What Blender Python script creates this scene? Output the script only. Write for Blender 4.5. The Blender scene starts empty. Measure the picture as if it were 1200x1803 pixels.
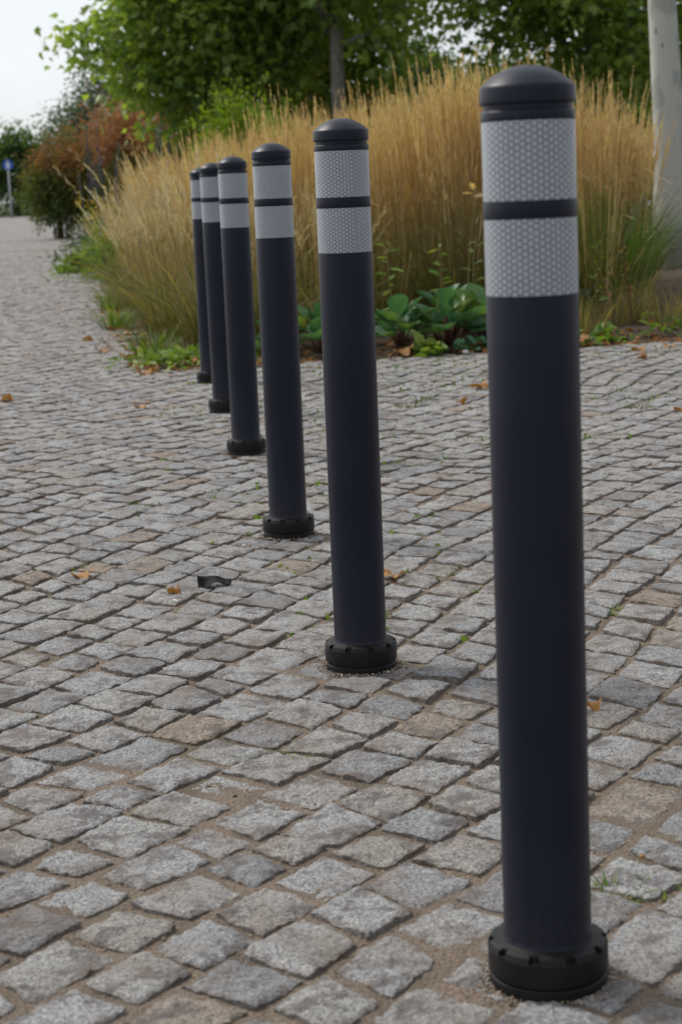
import bpy, math, random
import numpy as np
from mathutils import Vector, Matrix
R = math.radians
random.seed(7)
rng = np.random.default_rng(11)
S = bpy.context.scene
C = S.collection

# ------------------------------------------------------------------ helpers
def mesh(name, V, F, mat, parent=None, attrs=None, smooth=False, uv=None, mats=None):
    """V (n,3); F list of int arrays (m,k). One mesh object."""
    V = np.asarray(V, dtype=np.float32).reshape(-1, 3)
    F = [np.asarray(f, dtype=np.int32) for f in F if len(f)]
    me = bpy.data.meshes.new(name)
    loops = np.concatenate([f.ravel() for f in F])
    tot = np.concatenate([np.full(len(f), f.shape[1], dtype=np.int32) for f in F])
    start = np.concatenate([[0], np.cumsum(tot)[:-1]]).astype(np.int32)
    me.vertices.add(len(V)); me.vertices.foreach_set('co', V.ravel())
    me.loops.add(len(loops)); me.loops.foreach_set('vertex_index', loops)
    me.polygons.add(len(tot)); me.polygons.foreach_set('loop_start', start)
    if smooth:
        me.polygons.foreach_set('use_smooth', np.ones(len(tot), dtype=bool))
    for k, a in (attrs or {}).items():
        at = me.attributes.new(k, 'FLOAT', 'POINT')
        at.data.foreach_set('value', np.asarray(a, dtype=np.float32))
    if uv is not None:
        l = me.uv_layers.new(name='UVMap')
        l.data.foreach_set('uv', np.asarray(uv, dtype=np.float32)[loops].ravel())
    me.update(calc_edges=True); me.validate()
    me.materials.append(mat)
    o = bpy.data.objects.new(name, me); C.objects.link(o)
    if parent is not None: o.parent = parent
    return o

def tag(o, label, cat, group=None, kind=None):
    if label: o['label'] = label
    if cat: o['category'] = cat
    if group: o['group'] = group
    if kind: o['kind'] = kind
    return o

def thing(name, label, cat, loc=(0, 0, 0), rz=0.0, group=None):
    o = bpy.data.objects.new(name, None); C.objects.link(o)
    o.location = loc; o.rotation_euler = (0, 0, rz); o.empty_display_size = .1
    return tag(o, label, cat, group)

def dup(root, label=None, loc=None, rz=None, scale=None, group=None):
    r = root.copy(); C.objects.link(r)
    if label: r['label'] = label
    if group: r['group'] = group
    if loc is not None: r.location = loc
    if rz is not None: r.rotation_euler = (0, 0, rz)
    if scale is not None: r.scale = scale if hasattr(scale, '__len__') else (scale,)*3
    for ch in list(root.children):
        c = ch.copy(); C.objects.link(c); c.parent = r
        for g in list(ch.children):
            d = g.copy(); C.objects.link(d); d.parent = c
    return r

def _hash(ix, iy, seed):
    h = (ix.astype(np.int64)*374761393 + iy.astype(np.int64)*668265263 + seed*974634777) & 0x7fffffff
    h = ((h ^ (h >> 13))*1274126177) & 0x7fffffff
    h = (h ^ (h >> 16)) & 0xffff
    return h/32767.5 - 1.0

def vnoise(x, y, seed=0):
    x = np.asarray(x, dtype=np.float64); y = np.asarray(y, dtype=np.float64)
    ix = np.floor(x); iy = np.floor(y); fx = x-ix; fy = y-iy
    fx = fx*fx*(3-2*fx); fy = fy*fy*(3-2*fy)
    a = _hash(ix, iy, seed); b = _hash(ix+1, iy, seed); c = _hash(ix, iy+1, seed); d = _hash(ix+1, iy+1, seed)
    return (a*(1-fx)+b*fx)*(1-fy) + (c*(1-fx)+d*fx)*fy

def rot_to(d, up=(0, 0, 1)):
    """(n,3) directions -> (n,3,3) matrices whose columns are side, dir, normal"""
    d = d/np.linalg.norm(d, axis=1, keepdims=True)
    u = np.broadcast_to(np.asarray(up, float), d.shape)
    s = np.cross(d, u); n_ = np.linalg.norm(s, axis=1, keepdims=True)
    s = np.where(n_ < 1e-4, np.array([1., 0, 0]), s/np.maximum(n_, 1e-6))
    n = np.cross(s, d)
    return np.stack([s, d, n], axis=2)

def spin(M, a):
    """rotate frames about their second column (the direction)"""
    s, d, n = M[:, :, 0], M[:, :, 1], M[:, :, 2]
    c, k = np.cos(a)[:, None], np.sin(a)[:, None]
    return np.stack([s*c+n*k, d, n*c-s*k], axis=2)

def stamp(T, TF, P, M, sc):
    """copies of a template (verts T, faces TF) at P with frames M and scale sc"""
    V = np.einsum('nij,kj->nki', M, T)*np.asarray(sc)[:, None, None] + P[:, None, :]
    n, k = len(P), len(T)
    F = [(np.asarray(f)[None, :, :] + (np.arange(n)*k)[:, None, None]).reshape(-1, np.asarray(f).shape[1]) for f in TF]
    return V.reshape(-1, 3), F

def ribbons(P, Wd, side):
    """P (n,s,3) spines, Wd (n,s) widths, side (n,3) -> quads"""
    n, s, _ = P.shape
    off = side[:, None, :]*Wd[:, :, None]*.5
    V = np.stack([P-off, P+off], axis=2).reshape(n*s*2, 3)
    i = (np.arange(n)*s*2)[:, None] + (np.arange(s-1)*2)[None, :]
    F = np.stack([i, i+1, i+3, i+2], axis=2).reshape(-1, 4)
    return V, [F]

def tube(pts, rad, seg=8, cap=True):
    pts = np.asarray(pts, float); rad = np.asarray(rad, float)
    d = np.gradient(pts, axis=0); M = rot_to(d, (0.31, 0.17, .94) if abs(d[0][2]) < .8*np.linalg.norm(d[0]) else (0, 1, 0.05))
    a = np.arange(seg)*2*math.pi/seg
    ring = np.stack([np.cos(a), np.zeros(seg), np.sin(a)], axis=1)
    V = np.einsum('nij,kj->nki', M, ring)*rad[:, None, None] + pts[:, None, :]
    n = len(pts); i = np.arange(n-1)[:, None]*seg; j = np.arange(seg)[None, :]; j2 = (j+1) % seg
    F = np.stack([i+j, i+j2, i+seg+j2, i+seg+j], axis=2).reshape(-1, 4)
    out = [F]
    if cap:
        out.append(np.array([list(range(seg))[::-1]])); out.append(np.array([[(n-1)*seg+q for q in range(seg)]]))
    return V.reshape(-1, 3), out

class Bag:
    """collects arrays into one mesh"""
    def __init__(s): s.V = []; s.F = []; s.n = 0; s.A = []
    def add(s, V, F, a=None):
        s.V.append(V); s.F += [np.asarray(f)+s.n for f in F]; s.n += len(V)
        s.A.append(np.zeros(len(V)) if a is None else np.broadcast_to(a, (len(V),)))
    def build(s, name, mat, parent=None, smooth=False):
        by = {}
        for f in s.F: by.setdefault(f.shape[1], []).append(f)
        return mesh(name, np.concatenate(s.V), [np.concatenate(v) for v in by.values()], mat, parent, {'tone': np.concatenate(s.A)}, smooth)

# ------------------------------------------------------------------ materials
def newmat(name):
    m = bpy.data.materials.new(name); m.use_nodes = True
    nt = m.node_tree; nt.nodes.clear()
    out = nt.nodes.new('ShaderNodeOutputMaterial')
    return m, nt, out
def N(nt, t, **kw):
    n = nt.nodes.new('ShaderNode'+t)
    for k, v in kw.items():
        if k in n.inputs: n.inputs[k].default_value = v
        else: setattr(n, k, v)
    return n
def L(nt, a, b): nt.links.new(a, b)
def ramp(nt, fac, stops):
    r = N(nt, 'ValToRGB'); e = r.color_ramp.elements
    while len(e) < len(stops): e.new(.5)
    for q, (p, c) in zip(e, stops): q.position = p; q.color = (*c, 1)
    if fac is not None: L(nt, fac, r.inputs[0])
    return r.outputs[0]
def mixc(nt, fac, a, b, mode='MIX'):
    m = N(nt, 'Mix', data_type='RGBA', blend_type=mode)
    for v, i in ((fac, 0), (a, 6), (b, 7)):
        if hasattr(v, 'node'): L(nt, v, m.inputs[i])
        else: m.inputs[i].default_value = v if i == 0 else (*v, 1)
    return m.outputs[2]
def math_(nt, op, a, b=None):
    m = N(nt, 'Math', operation=op)
    for v, i in ((a, 0), (b, 1)):
        if v is None: continue
        if hasattr(v, 'node'): L(nt, v, m.inputs[i])
        else: m.inputs[i].default_value = v
    return m.outputs[0]
def attr(nt, name): return N(nt, 'Attribute', attribute_name=name).outputs['Fac']
def objco(nt): return N(nt, 'TexCoord').outputs['Object']
def noise(nt, co, scale, detail=3, rough=.55):
    n = N(nt, 'TexNoise', Scale=scale, Detail=detail, Roughness=rough); L(nt, co, n.inputs['Vector']); return n.outputs['Fac']

def leafmat(name, stops, trans=.4, rough=.5, vscale=None, tcol=1.5):
    m, nt, out = newmat(name)
    f = attr(nt, 'tone')
    if vscale:
        nz = noise(nt, objco(nt), vscale, 2)
        f = math_(nt, 'ADD', math_(nt, 'MULTIPLY', f, .75), math_(nt, 'MULTIPLY', math_(nt, 'SUBTRACT', nz, .37), .9))
    col = ramp(nt, f, stops)
    p = N(nt, 'BsdfPrincipled', Roughness=rough); L(nt, col, p.inputs['Base Color'])
    p.inputs['Specular IOR Level'].default_value = .35
    t = N(nt, 'BsdfTranslucent')
    L(nt, mixc(nt, 1.0, col, (tcol, tcol*1.02, tcol*.45), 'MULTIPLY'), t.inputs['Color'])
    mx = N(nt, 'MixShader', Fac=trans)
    L(nt, p.outputs[0], mx.inputs[1]); L(nt, t.outputs[0], mx.inputs[2]); L(nt, mx.outputs[0], out.inputs[0])
    return m

def plain(name, col, rough=.5, bump=None, spec=.5, var=None):
    m, nt, out = newmat(name)
    p = N(nt, 'BsdfPrincipled', Roughness=rough); p.inputs['Base Color'].default_value = (*col, 1)
    p.inputs['Specular IOR Level'].default_value = spec
    if var:
        nz = noise(nt, objco(nt), var[0], 4)
        L(nt, ramp(nt, nz, [(.3, col), (.75, var[1])]), p.inputs['Base Color'])
    if bump:
        b = N(nt, 'Bump', Strength=bump[1], Distance=bump[2]); L(nt, noise(nt, objco(nt), bump[0], 4), b.inputs['Height'])
        L(nt, b.outputs[0], p.inputs['Normal'])
    L(nt, p.outputs[0], out.inputs[0])
    return m

def mat_granite():
    m, nt, out = newmat('granite')
    co = objco(nt); tone = attr(nt, 'tone'); edge = attr(nt, 'edge')
    base = ramp(nt, tone, [(0, (.265, .266, .272)), (.25, (.34, .342, .348)), (.5, (.425, .424, .424)), (.72, (.405, .394, .38)), (.88, (.38, .35, .32)), (1, (.35, .28, .22))])
    sp = noise(nt, co, 310, 3, .75)
    c1 = mixc(nt, .95, base, ramp(nt, sp, [(.33, (.16, .155, .16)), (.43, (.72, .72, .72)), (.54, (1.1, 1.1, 1.1)), (.70, (1.4, 1.39, 1.37))]), 'MULTIPLY')
    v = N(nt, 'TexVoronoi', Scale=240.0); L(nt, co, v.inputs['Vector'])
    c2 = mixc(nt, .5, c1, ramp(nt, v.outputs['Color'], [(.15, (.35, .34, .34)), (.5, (1, 1, 1)), (.9, (1.5, 1.48, 1.45))]), 'MULTIPLY')
    pt = noise(nt, co, 17, 8, .72)
    c3 = mixc(nt, math_(nt, 'MULTIPLY', ramp(nt, pt, [(.50, (0, 0, 0)), (.585, (1, 1, 1))]), .74), c2, (.12, .10, .094))
    pt2 = noise(nt, co, 7.5, 3, .6)
    c4 = mixc(nt, math_(nt, 'MULTIPLY', ramp(nt, pt2, [(.46, (0, 0, 0)), (.68, (1, 1, 1))]), .5), c3, (.24, .185, .14))
    ef = math_(nt, 'MULTIPLY', math_(nt, 'MULTIPLY', edge, edge), math_(nt, 'ADD', noise(nt, co, 60, 3), -.1))
    c5 = mixc(nt, ef, c4, (.20, .15, .105))
    p = N(nt, 'BsdfPrincipled', Roughness=.78); p.inputs['Specular IOR Level'].default_value = .4
    L(nt, c5, p.inputs['Base Color'])
    b = N(nt, 'Bump', Strength=1.0, Distance=.012)
    h = math_(nt, 'ADD', noise(nt, co, 75, 6, .68), math_(nt, 'MULTIPLY', sp, .3)); L(nt, h, b.inputs['Height'])
    L(nt, b.outputs[0], p.inputs['Normal']); L(nt, p.outputs[0], out.inputs[0])
    return m

def mat_sand():
    m, nt, out = newmat('joint sand'); co = objco(nt)
    n1 = noise(nt, co, 300, 4, .8); n2 = noise(nt, co, 9, 3); n3 = noise(nt, co, 2.3, 3)
    c = ramp(nt, n1, [(.3, (.085, .060, .042)), (.5, (.22, .165, .12)), (.7, (.46, .37, .28))])
    c = mixc(nt, math_(nt, 'MULTIPLY', ramp(nt, n2, [(.45, (0, 0, 0)), (.7, (1, 1, 1))]), .6), c, (.085, .066, .048))
    c = mixc(nt, math_(nt, 'MULTIPLY', ramp(nt, n3, [(.55, (0, 0, 0)), (.75, (1, 1, 1))]), .4), c, (.07, .075, .03))
    v = N(nt, 'TexVoronoi', Scale=160.0); L(nt, co, v.inputs['Vector'])
    b = N(nt, 'Bump', Strength=1.0, Distance=.004)
    L(nt, math_(nt, 'SUBTRACT', n1, v.outputs['Distance']), b.inputs['Height'])
    p = N(nt, 'BsdfPrincipled', Roughness=.95); L(nt, c, p.inputs['Base Color']); L(nt, b.outputs[0], p.inputs['Normal'])
    L(nt, p.outputs[0], out.inputs[0]); return m

def mat_far_cobble():
    m, nt, out = newmat('far cobbles'); co = objco(nt)
    mp = N(nt, 'Mapping'); mp.inputs['Rotation'].default_value = (0, 0, R(28)); L(nt, co, mp.inputs[0])
    v = N(nt, 'TexVoronoi', Scale=8.2, Randomness=.55); L(nt, mp.outputs[0], v.inputs['Vector'])
    ve = N(nt, 'TexVoronoi', Scale=8.2, Randomness=.55, feature='DISTANCE_TO_EDGE'); L(nt, mp.outputs[0], ve.inputs['Vector'])
    col = ramp(nt, v.outputs['Color'], [(0, (.2, .2, .21)), (.4, (.31, .31, .315)), (.8, (.36, .345, .33)), (1, (.34, .29, .24))])
    col = mixc(nt, .5, col, ramp(nt, noise(nt, co, 120, 3), [(.3, (.5, .5, .5)), (.7, (1.3, 1.3, 1.3))]), 'MULTIPLY')
    f = ramp(nt, ve.outputs['Distance'], [(.03, (0, 0, 0)), (.09, (1, 1, 1))])
    c = mixc(nt, f, (.12, .095, .07), col)
    b = N(nt, 'Bump', Strength=.8, Distance=.012); L(nt, f, b.inputs['Height'])
    p = N(nt, 'BsdfPrincipled', Roughness=.8); L(nt, c, p.inputs['Base Color']); L(nt, b.outputs[0], p.inputs['Normal'])
    L(nt, p.outputs[0], out.inputs[0]); return m

def mat_soil():
    m, nt, out = newmat('bed soil'); co = objco(nt)
    n1 = noise(nt, co, 70, 5, .7); n2 = noise(nt, co, 5, 3)
    c = ramp(nt, n1, [(.3, (.03, .02, .013)), (.55, (.10, .066, .042)), (.75, (.22, .155, .10))])
    c = mixc(nt, ramp(nt, n2, [(.52, (0, 0, 0)), (.7, (.7, .7, .7))]), c, (.05, .06, .02))
    b = N(nt, 'Bump', Strength=1.0, Distance=.02); L(nt, n1, b.inputs['Height'])
    p = N(nt, 'BsdfPrincipled', Roughness=.95); L(nt, c, p.inputs['Base Color']); L(nt, b.outputs[0], p.inputs['Normal'])
    L(nt, p.outputs[0], out.inputs[0]); return m

def mat_band():
    """grey prismatic sheeting: a lattice of triangles drawn by fine pale ridges"""
    m, nt, out = newmat('reflective sheeting')
    uv = N(nt, 'UVMap').outputs[0]
    sx = N(nt, 'SeparateXYZ'); L(nt, uv, sx.inputs[0]); u, v = sx.outputs[0], sx.outputs[1]
    a = .0060
    best = None
    for ang in (0, 60, 120):
        c_, s_ = math.cos(R(ang))/a, math.sin(R(ang))/a
        d = math_(nt, 'ADD', math_(nt, 'MULTIPLY', u, c_), math_(nt, 'MULTIPLY', v, s_))
        d = math_(nt, 'PINGPONG', d, .5)
        best = d if best is None else math_(nt, 'MINIMUM', best, d)
    line = ramp(nt, best, [(.05, (1, 1, 1)), (.13, (0, 0, 0))])
    v2 = N(nt, 'TexVoronoi', Scale=170.0); L(nt, objco(nt), v2.inputs['Vector'])
    cell = ramp(nt, v2.outputs['Color'], [(0, (.085, .10, .125)), (1, (.15, .17, .20))])
    col = mixc(nt, line, cell, (.47, .50, .54))
    p = N(nt, 'BsdfPrincipled', Roughness=.34); p.inputs['Specular IOR Level'].default_value = .6
    L(nt, col, p.inputs['Base Color'])
    p.inputs['Coat Weight'].default_value = .35; p.inputs['Coat Roughness'].default_value = .25
    b = N(nt, 'Bump', Strength=.3, Distance=.0006); L(nt, line, b.inputs['Height']); L(nt, b.outputs[0], p.inputs['Normal'])
    L(nt, p.outputs[0], out.inputs[0]); return m

def mat_bollard():
    m, nt, out = newmat('anthracite plastic'); co = objco(nt)
    n1 = noise(nt, co, 14, 4); n2 = noise(nt, co, 900, 2)
    c = ramp(nt, n1, [(.3, (.0055, .0076, .0185)), (.7, (.0072, .0096, .0225))])
    mp = N(nt, 'Mapping'); mp.inputs['Scale'].default_value = (60, 60, 5); L(nt, co, mp.inputs[0])
    st = ramp(nt, noise(nt, mp.outputs[0], 1.0, 5, .7), [(.55, (0, 0, 0)), (.78, (.07, .07, .07))])
    c = mixc(nt, st, c, (.11, .10, .09))
    sx = N(nt, 'SeparateXYZ'); L(nt, co, sx.inputs[0])
    foot = ramp(nt, sx.outputs[2], [(.03, (.12, .12, .12)), (.10, (.04, .04, .04)), (.22, (0, 0, 0))])
    c = mixc(nt, math_(nt, 'MULTIPLY', foot, ramp(nt, noise(nt, co, 160, 6, .8), [(.42, (0, 0, 0)), (.62, (1, 1, 1))])), c, (.16, .125, .09))
    p = N(nt, 'BsdfPrincipled'); L(nt, c, p.inputs['Base Color'])
    L(nt, math_(nt, 'ADD', math_(nt, 'MULTIPLY', noise(nt, co, 30, 5),   .14), .34), p.inputs['Roughness'])
    p.inputs['Specular IOR Level'].default_value = .29
    b = N(nt, 'Bump', Strength=.12, Distance=.0006); L(nt, n2, b.inputs['Height']); L(nt, b.outputs[0], p.inputs['Normal'])
    L(nt, p.outputs[0], out.inputs[0]); return m

def mat_bark(name, pale, mid, dark, sc):
    m, nt, out = newmat(name); co = objco(nt)
    mp = N(nt, 'Mapping'); mp.inputs['Scale'].default_value = (1, 1, .45); L(nt, co, mp.inputs[0])
    n1 = noise(nt, mp.outputs[0], sc, 4, .6); n2 = noise(nt, mp.outputs[0], sc*2.7, 5, .6)
    c = ramp(nt, n1, [(.35, pale), (.52, pale), (.56, mid), (.75, mid)])
    v = N(nt, 'TexVoronoi', Scale=sc*2.2); L(nt, mp.outputs[0], v.inputs['Vector'])
    c = mixc(nt, ramp(nt, v.outputs['Distance'], [(.07, (1, 1, 1)), (.13, (0, 0, 0))]), c, dark)
    c = mixc(nt, ramp(nt, n2, [(.66, (0, 0, 0)), (.74, (.8, .8, .8))]), c, dark)
    b = N(nt, 'Bump', Strength=.5, Distance=.01); L(nt, n2, b.inputs['Height'])
    p = N(nt, 'BsdfPrincipled', Roughness=.8); L(nt, c, p.inputs['Base Color']); L(nt, b.outputs[0], p.inputs['Normal'])
    L(nt, p.outputs[0], out.inputs[0]); return m

def mat_rubber():
    m, nt, out = newmat('black base plastic'); co = objco(nt)
    f = math_(nt, 'MULTIPLY', ramp(nt, noise(nt, co, 110, 6, .8), [(.45, (0, 0, 0)), (.66, (1, 1, 1))]), .06)
    p = N(nt, 'BsdfPrincipled', Roughness=.52); p.inputs['Specular IOR Level'].default_value = .28
    L(nt, mixc(nt, f, (.0075, .0075, .0085), (.12, .095, .07)), p.inputs['Base Color']); L(nt, p.outputs[0], out.inputs[0]); return m
M = dict(
    granite=mat_granite(), sand=mat_sand(), far=mat_far_cobble(), soil=mat_soil(), band=mat_band(), post=mat_bollard(),
    rubber=mat_rubber(),
    lawn=plain('lawn', (.035, .055, .016), .9, (30, 1, .05), .2, (6, (.06, .085, .025))),
    bark=mat_bark('pale plane bark', (.50, .50, .45), (.36, .37, .33), (.12, .10, .075), 3.2),
    bark2=mat_bark('grey bark', (.22, .21, .195), (.17, .16, .145), (.06, .055, .045), 5),
    twig=plain('twig bark', (.06, .048, .035), .9),
    redstem=plain('red brown stem', (.10, .035, .022), .8),
    plane=leafmat('plane leaf', [(0, (.075, .14, .035)), (.45, (.20, .285, .065)), (.8, (.33, .39, .08)), (1, (.43, .44, .11))], .54, .36, None, 1.5),
    dark=leafmat('dark leaf', [(0, (.04, .08, .028)), (.5, (.085, .145, .045)), (1, (.15, .21, .06))], .45, .5),
    light=leafmat('light leaf', [(0, (.045, .085, .02)), (.5, (.09, .15, .03)), (1, (.17, .22, .045))], .45, .5),
    blue=leafmat('grey green leaf', [(0, (.045, .07, .042)), (.5, (.08, .12, .07)), (1, (.13, .17, .09))], .35, .5),
    lime=leafmat('lime leaf', [(0, (.09, .15, .015)), (.5, (.17, .25, .02)), (1, (.25, .32, .04))], .45, .5),
    rust=leafmat('rust leaf', [(0, (.06, .10, .022)), (.35, (.10, .12, .03)), (.55, (.20, .10, .052)), (.8, (.29, .128, .085)), (1, (.35, .185, .125))], .4, .6),
    plume=leafmat('tan plume', [(0, (.42, .27, .13)), (.5, (.62, .43, .235)), (1, (.76, .60, .39))], .4, .7, tcol=1.15),
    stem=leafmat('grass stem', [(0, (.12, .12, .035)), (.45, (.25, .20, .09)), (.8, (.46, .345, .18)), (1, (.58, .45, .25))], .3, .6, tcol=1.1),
    blade=leafmat('grass blade', [(0, (.04, .058, .018)), (.4, (.095, .105, .033)), (.75, (.20, .165, .065)), (1, (.38, .28, .13))], .4, .5),
    gblade=leafmat('green blade', [(0, (.045, .09, .018)), (.6, (.12, .20, .032)), (1, (.22, .26, .06))], .4, .45),
    fluff=leafmat('pale fluff', [(0, (.42, .29, .17)), (.6, (.60, .48, .34)), (1, (.74, .67, .57))], .4, .8, tcol=1.0),
    berg=leafmat('bergenia leaf', [(0, (.045, .115, .06)), (.4, (.085, .20, .095)), (.75, (.17, .28, .065)), (1, (.23, .22, .06))], .25, .42, 9),
    weed=leafmat('weed leaf', [(0, (.06, .12, .022)), (.6, (.15, .25, .04)), (1, (.28, .34, .07))], .35, .5),
    dead=leafmat('dead leaf', [(0, (.20, .085, .03)), (.5, (.36, .17, .05)), (1, (.50, .29, .10))], .25, .6, 40, 1.0),
    scrap=plain('black scrap', (.010, .010, .011), .75, (60, .5, .003), .2),
    white=plain('white bits', (.62, .60, .56), .7),
    purple=leafmat('purple flower', [(0, (.05, .045, .09)), (1, (.12, .10, .20))], .3, .7, tcol=1.0),
    yellow=leafmat('yellow flower', [(0, (.45, .30, .02)), (1, (.65, .45, .04))], .3, .7, tcol=1.0),
    pole=plain('galvanised pole', (.38, .40, .43), .5, spec=.5),
    blue_sign=plain('blue sign face', (.015, .12, .52), .4),
    white_sign=plain('white sign mark', (.8, .8, .8), .5),
)

# ------------------------------------------------------------------ the bed and paving outline
def bed_left(y):      # x of the bed's left edge at distance y
    return -.98 - .137*(y-9.5)
def bed_front(x):     # y of the bed's front edge at x
    return 9.55 + .16*(x+.95)
def in_bed(x, y):
    wob = .05*vnoise(x*2.2, y*2.2, 5)
    return (y > bed_front(x)+wob) & (x > bed_left(y)+wob) & ((x > -5.9) | (y < 46))

BOL = [(.2109, 1.983, 'dark grey bollard nearest the camera, the first and largest of the row', 80, .0, .0),
       (.0263, 3.408, 'dark grey bollard second in the row, with an orange leaf behind its foot', 295, .006, .001),
       (-.1371, 4.789, 'dark grey bollard third in the row, seen just left of the second', 160, .0, .0),
       (-.3135, 6.354, 'dark grey bollard fourth in the row, its foot partly behind the third', 60, .0, .0),
       (-.4553, 7.633, 'dark grey bollard fifth in the row, half hidden by the fourth', 330, -.006, .0),
       (-.5881, 8.871, 'dark grey bollard last in the row, standing at the corner of the planting bed', 100, -.006, .0)]

# ------------------------------------------------------------------ cobbles
def cobbles():
    e = np.array([math.cos(R(60)), math.sin(R(60))]); n = np.array([-e[1], e[0]])
    pitch = .117
    def world(s, t):
        t2 = t + .075*np.sin(s*1.55+.6) + .02*vnoise(s*2, t*2, 3)
        s2 = s + .05*np.sin(t*1.2) + .015*vnoise(s*2.3, t*2.3, 4)
        return np.stack([s2*e[0]+t2*n[0], s2*e[1]+t2*n[1]], axis=-1)
    rows = range(-60, 270)
    out = []
    for k in rows:
        s = -5 + random.random()*.1
        cuts = []
        while s < 36:
            cuts.append(s); s += min(max(random.gauss(.119, .017), .085), .165)
        cuts = np.array(cuts)
        j0 = cuts + rng.normal(0, .009, len(cuts)); j1 = cuts + .026 + rng.normal(0, .009, len(cuts))
        b0 = k*pitch + .015*vnoise(j0*5, np.full(len(cuts), k*1.7), 9); b1 = (k+1)*pitch + .015*vnoise(j1*5, np.full(len(cuts), (k+1)*1.7), 9)
        A = world(j0, b0); B = world(j1, b1)
        q = np.stack([A[:-1], A[1:], B[1:], B[:-1]], axis=1)
        c = q.mean(1)
        y = c[:, 1]; x = c[:, 0]
        ok = (y > 1.1) & (y < 33) & (x > -.19*y-.9) & (x < .19*y+.9) & ~in_bed(x, y)
        out.append(q[ok])
    Q = np.concatenate(out)
    # pull in by the joint width
    c = Q.mean(1, keepdims=True); d = Q-c
    ln = np.linalg.norm(d, axis=2, keepdims=True)
    gap = np.clip(rng.normal(.0054, .0022, (len(Q), 1, 1)), .0025, .014) + np.abs(rng.normal(0, .0032, (len(Q), 4, 1)))
    Q = c + d*(1-gap*1.35/ln)
    dist = np.linalg.norm(c[:, 0], axis=1)
    VV, FF, TT, EE = [], [], [], []; base = 0
    tone_all = np.clip(rng.beta(2.2, 2.4, len(Q)), 0, .86); m_ = rng.random(len(Q)); tone_all[m_ < .03] = rng.uniform(.92, 1, (m_ < .03).sum())
    for lo, hi, n_ in ((0, 3.2, 23), (3.2, 5, 15), (5, 8, 10), (8, 14, 7), (14, 99, 5)):
        sel = np.where((dist >= lo) & (dist < hi))[0]
        if not len(sel): continue
        q = Q[sel]; m = len(sel)
        t = np.linspace(-1, 1, n_); t = np.sign(t)*(1-(1-np.abs(t))**1.35) if n_ > 6 else t
        U, Vv = np.meshgrid(t, t, indexing='ij')
        k = rng.uniform(.0, .16, m)[:, None, None]
        u = U[None]*np.sqrt(1-k*Vv[None]**2/2); v = Vv[None]*np.sqrt(1-k*U[None]**2/2)
        a = (1-u)*(1-v)/4; b = (1+u)*(1-v)/4; c2 = (1+u)*(1+v)/4; d2 = (1-u)*(1+v)/4
        P = a[..., None]*q[:, 0][:, None, None] + b[..., None]*q[:, 1][:, None, None] + c2[..., None]*q[:, 2][:, None, None] + d2[..., None]*q[:, 3][:, None, None]
        cen = q.mean(1)[:, None, None]
        rel = P-cen
        em = np.maximum(np.abs(U), np.abs(Vv))[None]
        an = np.arctan2(rel[..., 1], rel[..., 0])
        sd = sel[:, None, None]
        wob = .045*vnoise(an*2.1+sd*3.7, sd*1.3+0*an, 21) + .035*vnoise(an*5.3+sd*1.9, sd*2.3+0*an, 22) + .018*vnoise(an*13+sd*1.1, sd*3.3+0*an, 23)
        P = cen + rel*(1+wob*em)[..., None]
        jag = (.0016*vnoise(P[..., 0]*150+sd, P[..., 1]*150, 24)+.0012*vnoise(P[..., 0]*330, P[..., 1]*330+sd, 25))*em**4
        P = P + rel/(np.linalg.norm(rel, axis=-1, keepdims=True)+1e-6)*jag[..., None]
        x, y = P[..., 0], P[..., 1]
        rough = .0021*vnoise(x*38+sd*5, y*38, 31) + .0014*vnoise(x*105, y*105+sd, 32)
        if n_ > 16: rough = rough + .0011*vnoise(x*230, y*230, 33)
        nb = np.min([np.hypot(q.mean(1)[:, 0]-b_[0], q.mean(1)[:, 1]-b_[1]) for b_ in BOL], axis=0)[:, None, None, None]; tilt = rng.normal(0, .017, (m, 1, 1, 2))*np.clip((nb-.12)/.1, .12, 1)
        z = rng.normal(0, .0015, (m, 1, 1)) + (rel*tilt).sum(-1) + .0018*(1-U[None]**2)*(1-Vv[None]**2) + rough*1.15
        ed = np.clip((em-.84)/.16, 0, 1)
        for bx, by, *_ in BOL: z = z - .0055*np.exp(-((x-bx)**2+(y-by)**2)/.02)
        z = z - (.0024*ed**2.0)*(1+.7*vnoise(an*3+sd, sd*.7+0*an, 41))
        top = np.concatenate([P, z[..., None]], axis=-1).reshape(m, n_*n_, 3)
        idx = np.arange(n_*n_).reshape(n_, n_)
        ring = np.concatenate([idx[:-1, 0], idx[-1, :-1], idx[:0:-1, -1], idx[0, :0:-1]])
        rim = top[:, ring].copy(); low = rim.copy(); low[:, :, 2] = -.055
        low[:, :, :2] += (cen[:, 0]-low[:, :, :2])*.02
        V = np.concatenate([top, rim, low], axis=1); kv = V.shape[1]; r = len(ring)
        f1 = np.stack([idx[:-1, :-1], idx[1:, :-1], idx[1:, 1:], idx[:-1, 1:]], axis=-1).reshape(-1, 4)
        ri = n_*n_+np.arange(r); li = ri+r
        f2 = np.stack([ri, li, np.roll(li, -1), np.roll(ri, -1)], axis=1)
        f = np.concatenate([f1, f2])
        FF.append((f[None] + (np.arange(m)*kv)[:, None, None]).reshape(-1, 4)+base)
        VV.append(V.reshape(-1, 3)); base += m*kv
        TT.append(np.repeat(tone_all[sel], kv))
        EE.append(np.concatenate([np.broadcast_to(ed.reshape(1, -1), (m, n_*n_)), np.ones((m, 2*r))], axis=1).ravel())
    o = mesh('pavement', np.concatenate(VV), [np.concatenate(FF)], M['granite'], None, {'tone': np.concatenate(TT), 'edge': np.concatenate(EE)}, smooth=True)
    tag(o, 'grey granite cobbles laid in slightly curving diagonal rows', None, kind='structure')
    return Q
Q = cobbles()

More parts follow.
